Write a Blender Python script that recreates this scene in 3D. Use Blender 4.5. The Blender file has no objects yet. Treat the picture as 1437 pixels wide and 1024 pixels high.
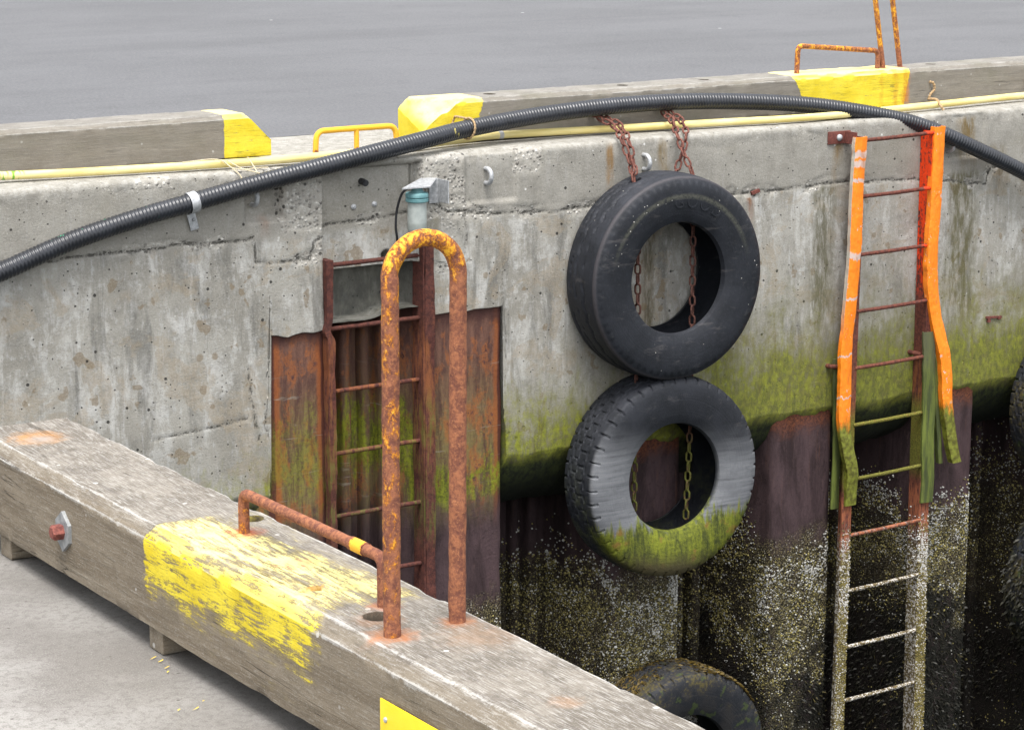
import bpy, bmesh, math, random
import numpy as np
from mathutils import Vector, Matrix

SC = bpy.context.scene
COL = SC.collection
R = math.radians
rng = np.random.default_rng(7)
random.seed(7)

# ------------------------------------------------------------------ camera
cam_d = bpy.data.cameras.new("camera")
cam = bpy.data.objects.new("camera", cam_d)
COL.objects.link(cam)
SC.camera = cam
yaw, pit, rol = 0.578200, 0.213197, 0.0028273
fw = Vector((math.sin(yaw) * math.cos(pit), math.cos(yaw) * math.cos(pit), -math.sin(pit)))
rt = Vector((math.cos(yaw), -math.sin(yaw), 0))
up = rt.cross(fw)
r2 = rt * math.cos(rol) + up * math.sin(rol)
u2 = up * math.cos(rol) - rt * math.sin(rol)
cam.matrix_world = Matrix(((r2.x, u2.x, -fw.x, -6.09475), (r2.y, u2.y, -fw.y, -10.5282),
                           (r2.z, u2.z, -fw.z, 1.62717), (0, 0, 0, 1)))
cam_d.sensor_width = 36
cam_d.lens = 3583.35 / 1437 * 36
cam_d.clip_start, cam_d.clip_end = 0.1, 2000

# ------------------------------------------------------------------ light
SUN_EL, SUN_AZ = 70.0, 215.0          # soft sun behind thin cloud, over the camera's shoulder
world = bpy.data.worlds.new("World")
SC.world = world
world.use_nodes = True
wn = world.node_tree
bg = wn.nodes['Background']
sky = wn.nodes.new('ShaderNodeTexSky')
sky.sky_type = 'NISHITA'
sky.sun_disc = False
sky.sun_elevation = R(SUN_EL)
sky.sun_rotation = R(SUN_AZ)
sky.dust_density = 3.0
hsv = wn.nodes.new('ShaderNodeHueSaturation')
hsv.inputs['Saturation'].default_value = 0.22
wn.links.new(sky.outputs[0], hsv.inputs['Color'])
wn.links.new(hsv.outputs[0], bg.inputs['Color'])
bg.inputs['Strength'].default_value = 0.15
sun_d = bpy.data.lights.new("sun", 'SUN')
sun_d.energy = 1.5
sun_d.angle = R(30)
sun_d.color = (1.0, 0.97, 0.93)
sun = bpy.data.objects.new("sun", sun_d)
COL.objects.link(sun)
a, e = R(SUN_AZ), R(SUN_EL)
to_sun = Vector((math.sin(a) * math.cos(e), math.cos(a) * math.cos(e), math.sin(e)))
sun.rotation_euler = to_sun.to_track_quat('Z', 'Y').to_euler()
sun.location = to_sun * 30
SC.view_settings.view_transform = 'Standard'
SC.view_settings.look = 'None'
SC.view_settings.gamma = 1
SC.view_settings.exposure = 1.3

# ------------------------------------------------------------------ node helpers
class V:
    def __init__(s, g, k): s.g, s.k = g, k
    def __add__(s, o): return s.g.m('ADD', s, o)
    def __radd__(s, o): return s.g.m('ADD', s, o)
    def __sub__(s, o): return s.g.m('SUBTRACT', s, o)
    def __rsub__(s, o): return s.g.m('SUBTRACT', o, s)
    def __mul__(s, o): return s.g.m('MULTIPLY', s, o)
    def __rmul__(s, o): return s.g.m('MULTIPLY', s, o)
    def __truediv__(s, o): return s.g.m('DIVIDE', s, o)


class NG:
    def __init__(g, nt):
        g.nt = nt
        g._geo = g._tc = None
    def n(g, t): return g.nt.nodes.new(t)
    def put(g, sock, v):
        if isinstance(v, V): g.nt.links.new(v.k, sock)
        elif isinstance(v, (tuple, list)):
            if len(sock.default_value) == 4 and len(v) == 3: v = tuple(v) + (1,)
            sock.default_value = v
        else: sock.default_value = v
    def m(g, op, a, b=None, c=None, clamp=False):
        x = g.n('ShaderNodeMath'); x.operation = op; x.use_clamp = clamp
        g.put(x.inputs[0], a)
        if b is not None: g.put(x.inputs[1], b)
        if c is not None: g.put(x.inputs[2], c)
        return V(g, x.outputs[0])
    @property
    def pos(g):
        if not g._geo: g._geo = g.n('ShaderNodeNewGeometry')
        return V(g, g._geo.outputs['Position'])
    @property
    def nor(g):
        g.pos
        return V(g, g._geo.outputs['Normal'])
    @property
    def obj(g):
        if not g._tc: g._tc = g.n('ShaderNodeTexCoord')
        return V(g, g._tc.outputs['Object'])
    def sep(g, v):
        x = g.n('ShaderNodeSeparateXYZ'); g.put(x.inputs[0], v)
        return [V(g, o) for o in x.outputs]
    def comb(g, x_, y_, z_):
        x = g.n('ShaderNodeCombineXYZ')
        for i, q in enumerate((x_, y_, z_)): g.put(x.inputs[i], q)
        return V(g, x.outputs[0])
    def sc(g, p, s, off=(0, 0, 0)):
        x = g.n('ShaderNodeVectorMath'); x.operation = 'MULTIPLY_ADD'
        g.put(x.inputs[0], p)
        x.inputs[1].default_value = s if isinstance(s, tuple) else (s, s, s)
        x.inputs[2].default_value = off
        return V(g, x.outputs[0])
    def noise(g, p, s, d=4, r=.55, dist=0, off=(0, 0, 0)):
        x = g.n('ShaderNodeTexNoise')
        g.put(x.inputs['Vector'], g.sc(p, s, off)); x.inputs['Scale'].default_value = 1
        x.inputs['Detail'].default_value = d; x.inputs['Roughness'].default_value = r
        x.inputs['Distortion'].default_value = dist
        return V(g, x.outputs[0])
    def voro(g, p, s, feat='F1', off=(0, 0, 0), col=False):
        x = g.n('ShaderNodeTexVoronoi'); x.feature = feat
        g.put(x.inputs['Vector'], g.sc(p, s, off)); x.inputs['Scale'].default_value = 1
        if col: return V(g, x.outputs['Distance']), V(g, x.outputs['Color'])
        return V(g, x.outputs['Distance'])
    def ss(g, v, a, b, lo=0., hi=1., t='SMOOTHSTEP'):
        x = g.n('ShaderNodeMapRange'); x.interpolation_type = t
        g.put(x.inputs['Value'], v)
        if b < a: a, b, lo, hi = b, a, hi, lo
        x.inputs['From Min'].default_value = a; x.inputs['From Max'].default_value = b
        x.inputs['To Min'].default_value = lo; x.inputs['To Max'].default_value = hi
        return V(g, x.outputs['Result'])
    def mix(g, f, a, b, mode='MIX'):
        x = g.n('ShaderNodeMix'); x.data_type = 'RGBA'; x.blend_type = mode
        g.put(x.inputs[0], f); g.put(x.inputs[6], a); g.put(x.inputs[7], b)
        return V(g, x.outputs[2])
    def attr(g, name, col=False):
        x = g.n('ShaderNodeAttribute'); x.attribute_name = name
        return V(g, x.outputs['Color' if col else 'Fac'])
    def box(g, v, a, b, w):            # soft window a..b
        return g.ss(v, a - w, a + w) * g.ss(v, b + w, b - w)
    def mx(g, a, b): return g.m('MAXIMUM', a, b)
    def mn(g, a, b): return g.m('MINIMUM', a, b)


def mat(name, fn):
    M = bpy.data.materials.new(name); M.use_nodes = True
    nt = M.node_tree
    b = nt.nodes['Principled BSDF']
    g = NG(nt)
    d = fn(g)
    g.put(b.inputs['Base Color'], d['c'])
    g.put(b.inputs['Roughness'], d.get('r', .8))
    if 'metal' in d: g.put(b.inputs['Metallic'], d['metal'])
    if 'spec' in d: g.put(b.inputs['Specular IOR Level'], d['spec'])
    if 'trans' in d: g.put(b.inputs['Transmission Weight'], d['trans'])
    if 'alpha' in d: g.put(b.inputs['Alpha'], d['alpha'])
    if 'h' in d:
        bp = nt.nodes.new('ShaderNodeBump')
        bp.inputs['Strength'].default_value = d.get('bs', .6)
        bp.inputs['Distance'].default_value = d.get('bd', .01)
        g.put(bp.inputs['Height'], d['h'])
        nt.links.new(bp.outputs[0], b.inputs['Normal'])
    return M


# ------------------------------------------------------------------ mesh helpers
class MB:
    def __init__(s): s.v, s.f, s.n = [], [], 0
    def add(s, v, f):
        v = np.asarray(v, float).reshape(-1, 3)
        s.f += [tuple(i + s.n for i in q) for q in f]
        s.v.append(v); s.n += len(v)
        return s
    def box(s, c, size, rot=None, bev=0.0):
        c = Vector(c); h = Vector(size) / 2
        if bev > 0:
            bm = bmesh.new(); bmesh.ops.create_cube(bm, size=1)
            bmesh.ops.scale(bm, vec=size, verts=bm.verts)
            bmesh.ops.bevel(bm, geom=bm.edges[:], offset=bev, segments=2, affect='EDGES', profile=.6)
            bm.verts.index_update()
            vs = [v.co.copy() for v in bm.verts]; fs = [tuple(v.index for v in f.verts) for f in bm.faces]
            bm.free()
        else:
            vs = [Vector((x * h.x, y * h.y, z * h.z)) for x in (-1, 1) for y in (-1, 1) for z in (-1, 1)]
            fs = [(0, 1, 3, 2), (4, 6, 7, 5), (0, 4, 5, 1), (2, 3, 7, 6), (0, 2, 6, 4), (1, 5, 7, 3)]
        if rot is not None: vs = [rot @ v for v in vs]
        return s.add([v + c for v in vs], fs)
    def tube(s, pts, r, seg=14, cap=True, up=(0, 0, 1), closed=False):
        pts = np.asarray(pts, float); n = len(pts)
        r = np.full(n, r) if np.isscalar(r) else np.asarray(r)
        T = np.roll(pts, -1, 0) - np.roll(pts, 1, 0) if closed else np.gradient(pts, axis=0)
        T /= np.linalg.norm(T, axis=1)[:, None] + 1e-12
        u = np.array(up, float)
        if abs(u @ T[0]) > .9: u = np.array((0., 1., 0)) if abs(T[0][1]) < .9 else np.array((1., 0, 0))
        u = u - T[0] * (u @ T[0]); u /= np.linalg.norm(u)
        V_ = []; ang = np.arange(seg) * 2 * math.pi / seg
        for i in range(n):
            u = u - T[i] * (u @ T[i]); u /= np.linalg.norm(u) + 1e-12
            w = np.cross(T[i], u)
            ri = r[i] if r.ndim == 1 else r[i][:, None]
            V_.append(pts[i] + ri * (np.cos(ang)[:, None] * u + np.sin(ang)[:, None] * w))
        f = []
        for i in range(n if closed else n - 1):
            a_, b_ = i * seg, ((i + 1) % n) * seg
            for j in range(seg):
                k = (j + 1) % seg
                f.append((a_ + j, a_ + k, b_ + k, b_ + j))
        if cap and not closed:
            f.append(tuple(range(seg - 1, -1, -1))); f.append(tuple((n - 1) * seg + j for j in range(seg)))
        return s.add(np.concatenate(V_), f)
    def lathe(s, prof, c, axis='Z', seg=32):        # prof: (radius, height)
        ang = np.arange(seg) * 2 * math.pi / seg; V_ = []
        for r_, h_ in prof:
            x, y, z = r_ * np.cos(ang), r_ * np.sin(ang), np.full(seg, h_)
            if axis == 'Y': x, y, z = x, z, y
            if axis == 'X': x, y, z = z, x, y
            V_.append(np.stack((x, y, z), 1) + np.array(c))
        f = []
        for i in range(len(prof) - 1):
            for j in range(seg):
                k = (j + 1) % seg
                f.append((i * seg + j, i * seg + k, (i + 1) * seg + k, (i + 1) * seg + j))
        f.append(tuple(range(seg - 1, -1, -1))); f.append(tuple((len(prof) - 1) * seg + j for j in range(seg)))
        return s.add(np.concatenate(V_), f)
    def prism(s, poly, y0, y1):                      # poly in (x, z), extruded along y
        n = len(poly)
        v = [(x, y0, z) for x, z in poly] + [(x, y1, z) for x, z in poly]
        f = [tuple(range(n - 1, -1, -1)), tuple(range(n, 2 * n))] + [(i, (i + 1) % n, n + (i + 1) % n, n + i) for i in range(n)]
        return s.add(v, f)
    def build(s, name, m, parent=None, smooth=True, attrs=None, fix=True, sharp=40):
        me = bpy.data.meshes.new(name)
        vv = np.concatenate(s.v) if s.v else np.zeros((0, 3))
        org = Vector((0, 0, 0)) if parent is None else parent.location.copy()
        if parent is not None and parent.parent is not None: org = org + parent.parent.location
        me.from_pydata((vv - np.array(org)).tolist(), [], s.f)
        me.materials.append(m)
        if attrs:
            for k, arr in attrs.items():
                at = me.attributes.new(k, 'FLOAT', 'POINT'); at.data.foreach_set('value', np.asarray(arr, np.float32))
        if fix:
            bm = bmesh.new(); bm.from_mesh(me); bmesh.ops.recalc_face_normals(bm, faces=bm.faces); bm.to_mesh(me); bm.free()
        if smooth:
            me.polygons.foreach_set('use_smooth', [True] * len(me.polygons))
            if sharp: me.set_sharp_from_angle(angle=R(sharp))
        o = bpy.data.objects.new(name, me); COL.objects.link(o)
        if parent is not None: o.parent = parent
        return o


def tag(o, label=None, cat=None, group=None, kind=None):
    if label: o['label'] = label
    if cat: o['category'] = cat
    if group: o['group'] = group
    if kind: o['kind'] = kind
    return o


def empty(name, loc, label, cat, group=None):
    o = bpy.data.objects.new(name, None); COL.objects.link(o)
    o.location = loc; o.empty_display_size = .05
    return tag(o, label, cat, group)


def crom(pts, step):
    p = np.asarray(pts, float)
    p = np.concatenate(([2 * p[0] - p[1]], p, [2 * p[-1] - p[-2]]))
    out = []
    for i in range(1, len(p) - 2):
        t = np.linspace(0, 1, 40, endpoint=False)[:, None]
        a_, b_, c_, d_ = p[i - 1:i + 3]
        out.append(.5 * ((2 * b_) + (c_ - a_) * t + (2 * a_ - 5 * b_ + 4 * c_ - d_) * t ** 2 + (3 * b_ - a_ - 3 * c_ + d_) * t ** 3))
    q = np.concatenate(out + [p[-2:-1]])
    return resample(q, step)


def resample(q, step):
    q = np.asarray(q, float)
    L = np.concatenate(([0], np.cumsum(np.linalg.norm(np.diff(q, axis=0), axis=1))))
    n = max(2, int(round(L[-1] / step)) + 1)
    s = np.linspace(0, L[-1], n)
    return np.stack([np.interp(s, L, q[:, i]) for i in range(3)], 1)


def vnoise(x, y, seed=0):
    xi, yi = np.floor(x).astype(np.int64), np.floor(y).astype(np.int64)
    fx, fy = x - xi, y - yi
    fx, fy = fx * fx * (3 - 2 * fx), fy * fy * (3 - 2 * fy)
    def h(i, j):
        k = (i * 374761393 + j * 668265263 + seed * 974711) & 0x7fffffff
        k = ((k ^ (k >> 13)) * 1274126177) & 0x7fffffff
        return ((k ^ (k >> 16)) & 0xffff) / 65535.
    return (h(xi, yi) * (1 - fx) + h(xi + 1, yi) * fx) * (1 - fy) + (h(xi, yi + 1) * (1 - fx) + h(xi + 1, yi + 1) * fx) * fy


def fbm(x, y, o=4, seed=0):
    s = 0; a_ = .5; t = 0
    for i in range(o):
        s = s + a_ * vnoise(x * 2 ** i, y * 2 ** i, seed + i * 17); t += a_; a_ *= .55
    return s / t


def sstep(x, a_, b_):
    t = np.clip((x - a_) / (b_ - a_), 0, 1)
    return t * t * (3 - 2 * t)


def pdist(x, y, poly):
    d = np.full(x.shape, 9.)
    for (x0, y0), (x1, y1) in zip(poly[:-1], poly[1:]):
        dx, dy = x1 - x0, y1 - y0
        t = np.clip(((x - x0) * dx + (y - y0) * dy) / (dx * dx + dy * dy), 0, 1)
        d = np.minimum(d, np.hypot(x - x0 - t * dx, y - y0 - t * dy))
    return d


# ------------------------------------------------------------------ materials
def m_concrete(g):
    p = g.pos; x, y, z = g.sep(p)
    big = g.noise(p, 1.7, 5, .6)
    mid = g.noise(p, 8, 6, .7)
    sm = g.noise(p, 26, 5, .7, off=(2, 2, 2))
    fine = g.noise(p, 95, 4, .75)
    grit = g.noise(p, 280, 2, .6)
    streak = g.noise(p, (8, 8, 2.4), 6, .68, .5)
    streak2 = g.noise(p, (36, 36, 3.5), 5, .7, .3, off=(3, 1, 7))
    low = g.ss(z, -.30, -.37)                         # the older lift below the cold joint
    c = g.mix(g.ss(big, .35, .65), (.265, .25, .215), (.36, .345, .305))
    c = g.mix(g.ss(mid, .46, .66) * .6, c, (.185, .178, .158))
    # pale lime bloom that ran down the older concrete
    wl = g.ss(streak * .55 + mid * .25 + sm * .2, .47, .60) * low * g.ss(z, -1.6, -1.1)
    c = g.mix(wl * .8, c, (.53, .52, .49))
    c = g.mix(g.ss(streak2 * .6 + sm * .4, .53, .64) * .5 * low, c, (.46, .46, .45))
    dk = g.ss(g.noise(p, (6, 6, 1.1), 6, .7, .5, off=(9, 4, 2)), .53, .66)
    c = g.mix(dk * .62, c, (.115, .112, .10))
    # tan stains and leached patches
    tan = g.ss(g.noise(p, 3.4, 5, .6, .6, off=(20, 3, 5)), .53, .58) * low
    c = g.mix(tan * .5 * g.ss(sm, .3, .6), c, (.30, .24, .16))
    tan2 = g.ss(g.noise(p, (9, 9, 8), 3, .5, .2, off=(2, 8, 5)), .635, .665) * low
    c = g.mix(tan2 * .65, c, (.20, .15, .09))
    # upper lift: evenly gritty
    up_c = g.mix(g.ss(mid, .3, .7), (.225, .212, .183), (.33, .314, .276))
    up_c = g.mix(g.ss(streak2, .52, .7) * .35, up_c, (.37, .36, .34))
    up_c = g.mix(g.ss(big, .56, .68) * .4, up_c, (.215, .195, .15))
    c = g.mix((1 - low) * .85, c, up_c)
    c = g.mix(g.ss(fine, .52, .72) * .5, c, (.44, .43, .405))
    c = g.mix(g.ss(fine, .46, .28) * .5, c, (.12, .115, .10))
    c = g.mix(g.ss(grit, .60, .75) * .45 * g.ss(z, -.6, -.1, .4, 1), c, (.60, .59, .56))
    c = g.mix(g.ss(grit, .38, .26) * .45, c, (.09, .085, .075))
    # olive weep streaks under fixings
    def weep(x0, w, za, zb, amt, colr):
        nonlocal c
        wob = (g.noise(p, (4, 1, 2.3), 2, .5, off=(x0, 0, 0)) - .5) * .12
        xx = g.m('ABSOLUTE', x - x0 + wob)
        f = g.ss(xx, w, w * .25) * g.ss(z, zb - .08, zb + .25) * g.ss(z, za + .02, za - .03)
        f = f * g.ss(g.noise(p, (26, 5, 6), 5, .7), .34, .6)
        c = g.mix(f * amt, c, colr)
    weep(2.78, .13, -.33, -1.25, .8, (.085, .078, .04))
    weep(2.88, .045, -.10, -.36, .8, (.21, .14, .06))
    weep(3.82, .09, -.03, -.34, .85, (.16, .105, .03))
    weep(3.80, .16, -.33, -1.3, .85, (.09, .08, .035))
    weep(4.05, .08, -.2, -.5, .6, (.14, .105, .05))
    weep(1.37, .04, -.02, -.33, .9, (.24, .14, .05))
    weep(1.72, .04, -.02, -.33, .75, (.18, .13, .06))
    weep(1.62, .06, -.33, -1.2, .85, (.085, .07, .04))
    weep(2.28, .035, -.33, -.52, .9, (.20, .075, .025))
    weep(-.60, .05, -.23, -.29, .8, (.28, .10, .03))
    weep(.10, .14, -.5, -.8, .5, (.08, .08, .06))
    weep(.30, .10, -.22, -.62, .5, (.15, .135, .085))
    for q, (xx, zz, rr) in enumerate([(-.96, -.86, .022), (-.88, -.86, .020), (-.90, -1.10, .016), (1.70, -.90, .02), (1.59, -.88, .026), (3.15, -.64, .02), (.62, -.62, .02)]):
        dx, dz = x - xx, z - zz
        dd = g.m('SQRT', dx * dx + dz * dz) + (sm - .5) * .02
        c = g.mix(g.ss(dd, rr, rr * .6) * .6, c, (.19, .14, .08))
    # hollows and pits
    vd, vc = g.voro(p, 21, col=True)
    vr = g.sep(vc)[0]
    vr2 = g.sep(vc)[1]
    pit = g.ss(vd - vr2 * .09, .10, .05) * g.ss(vr, .76, .78) * (.35 + .65 * vr2)
    vd2, vc2 = g.voro(p, 9, col=True, off=(4, 4, 4))
    pit2 = g.ss(vd2 + (sm - .5) * .14, .075, .04) * g.ss(g.sep(vc2)[0], .62, .64)
    vd3, vc3 = g.voro(p, 45, col=True, off=(8, 1, 4))
    pit3 = g.ss(vd3, .22, .12) * g.ss(g.sep(vc3)[0], .86, .87)
    pits = g.mx(g.mx(pit, pit2), pit3)
    c = g.mix(pits * .92, c, (.035, .033, .03))
    wv, wc = g.voro(p, 15, col=True, off=(6, 6, 1))
    c = g.mix(g.ss(wv, .11, .06) * g.ss(g.sep(wc)[0], .72, .74) * .85 * (1 - low * .6), c, (.68, .67, .64))
    # exposed aggregate
    ro = g.attr('rough')
    ro = g.ss(ro + (fine - .5) * .6, .25, .6)
    v3, v3c = g.voro(p, 52, col=True, off=(1, 2, 3))
    stone = g.mix(g.sep(v3c)[0], (.13, .12, .105), (.56, .54, .49))
    stone = g.mix(g.ss(v3, .3, .55) * .8, stone, (.34, .32, .28))
    v4, v4c = g.voro(p, 30, col=True, off=(7, 2, 3))
    hole = g.ss(v4, .36, .22) * g.ss(g.sep(v4c)[1], .48, .50)
    stone = g.mix(hole * .95, stone, (.04, .038, .035))
    stone = g.mix(g.ss(grit, .55, .7) * .5, stone, (.6, .58, .54))
    c = g.mix(ro * .92, c, stone)
    # cold joint and cracks
    jt = g.attr('joint')
    jm = g.ss(jt - (1 - g.ss(g.noise(p, 34, 5, .75), .40, .58)) * .95, .15, .5)
    c = g.mix(jm * .78, c, (.045, .042, .036))
    jw = g.ss(jt, .02, .35) * g.ss(fine, .46, .58)
    c = g.mix(jw * .65, c, (.10, .096, .083))
    # panel set back in the ladder slot and the round hole: darker
    dp = g.attr('recess_tone')
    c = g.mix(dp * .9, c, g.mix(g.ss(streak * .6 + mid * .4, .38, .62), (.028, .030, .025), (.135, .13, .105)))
    # algae
    an = g.noise(p, (5, 5, 3.2), 7, .72, .3, off=(0, 5, 1))
    an2 = g.noise(p, (30, 30, 18), 5, .72, .2)
    hgt = g.ss(x, -.6, .75) * .16 + g.ss(x, 1.5, 2.3) * .17 + g.ss(x, -.75, -.6) * .08
    az = z + 1.57 - hgt
    drip = g.noise(p, (20, 20, 2.2), 5, .7, .2, off=(6, 1, 3))
    t = (an * .5 + an2 * .25 + drip * .25 - .5) * 1.75 - az
    alg = g.ss(t, -.18, .24) * g.ss(x, -2.6, -.9, .35, 1)
    gcol = g.mix(g.ss(an2, .34, .64), (.070, .085, .010), (.25, .27, .018))
    gcol = g.mix(g.ss(t, .25, .02) * .5, gcol, (.235, .215, .085))
    gcol = g.mix(g.ss(g.noise(p, 13, 5, .7), .52, .66) * .5, gcol, (.12, .10, .045))
    gcol = g.mix(g.ss(drip, .54, .66) * .55, gcol, (.11, .075, .03))
    c = g.mix(g.mn(alg, 1) * g.ss(sm, .22, .42, .55, .95), c, gcol)
    film = g.ss(t, -.48, .05) * g.ss(x, .2, 1.9, .12, 1)
    c = g.mix(film * g.ss(sm, .25, .65) * .62, c, (.125, .118, .045))
    hn = g.attr('haunch')  # haunch: shade under the lip painted in as near-black green
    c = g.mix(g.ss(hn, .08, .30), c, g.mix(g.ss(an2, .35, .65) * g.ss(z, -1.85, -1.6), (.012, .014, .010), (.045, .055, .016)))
    # salt-bleached arris at the top
    wt = g.ss(z, -.07, -.005) * g.ss(g.noise(p, 16, 6, .75), .46, .6)
    c = g.mix(wt * .3, c, (.46, .45, .42))
    h = fine * .7 + grit * .35 + mid * .5 + sm * .5 - pits * 1.3 + ro * (g.ss(v3, .5, .1) * 1.2 - hole * 2) - jm * 1.0
    return dict(c=c, r=.92, h=h, bs=.6, bd=.007, spec=.2)


def m_asphalt(g):
    p = g.pos; x, y, z = g.sep(p)
    grain = g.noise(p, 55, 4, .8); g2 = g.noise(p, 17, 5, .75); g3 = g.noise(p, 5, 5, .7)
    b = g.noise(p, (.5, .8, 1), 5, .6)
    c = g.mix(g.ss(b, .3, .7), (.112, .113, .117), (.134, .135, .140))
    c = g.mix(g.ss(grain, .52, .66) * .55, c, (.215, .216, .222))
    c = g.mix(g.ss(grain, .46, .34) * .55, c, (.055, .055, .057))
    c = g.mix(g.ss(g2, .52, .66) * .25, c, (.17, .17, .172))
    c = g.mix(g.ss(g3, .54, .66) * .22, c, (.080, .080, .083))
    # worn wheel tracks and a crack or two, running along the quay
    tr = g.noise(p, (.10, 1.3, 1), 3, .6, .2)
    c = g.mix(g.ss(tr, .54, .62) * .14, c, (.078, .078, .081))
    sx, sc = g.voro(p, 2.3, col=True)
    c = g.mix(g.ss(sx, .05, .03) * g.ss(g.sep(sc)[0], .8, .82) * .8, c, (.55, .55, .55))
    return dict(c=c, r=.9, h=grain * .7 + g2 * .4, bs=.6, bd=.008, spec=.25)


def m_pavement(g):
    p = g.pos; x, y, z = g.sep(p)
    fine = g.noise(p, 330, 3, .75); mid = g.noise(p, 60, 4, .7); big = g.noise(p, 3, 5, .6)
    c = g.mix(g.ss(big, .35, .65), (.205, .190, .174), (.33, .315, .295))
    c = g.mix(g.ss(mid, .46, .62) * .5, c, (.135, .124, .112))
    c = g.mix(g.ss(fine, .52, .66) * .6, c, (.42, .41, .39))
    c = g.mix(g.ss(fine, .46, .32) * .6, c, (.085, .078, .07))
    c = g.mix(g.ss(g.noise(p, 120, 4, .75, off=(3, 3, 3)), .56, .68) * .4, c, (.40, .39, .37))
    v, vc = g.voro(p, 30, col=True)
    c = g.mix(g.ss(v, .14, .06) * g.ss(g.sep(vc)[0], .86, .9), c, (.10, .09, .08))
    # contact shade along the timber, painted into the concrete colour
    dn = g.ss(x + (g.noise(p, 9, 4, .6) - .5) * .15, -4.42, -4.06)
    c = g.mix(dn * .35, c, (.15, .14, .125))
    return dict(c=c, r=.9, h=fine * .7 + mid * .5, bs=.7, bd=.004, spec=.25)


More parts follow.
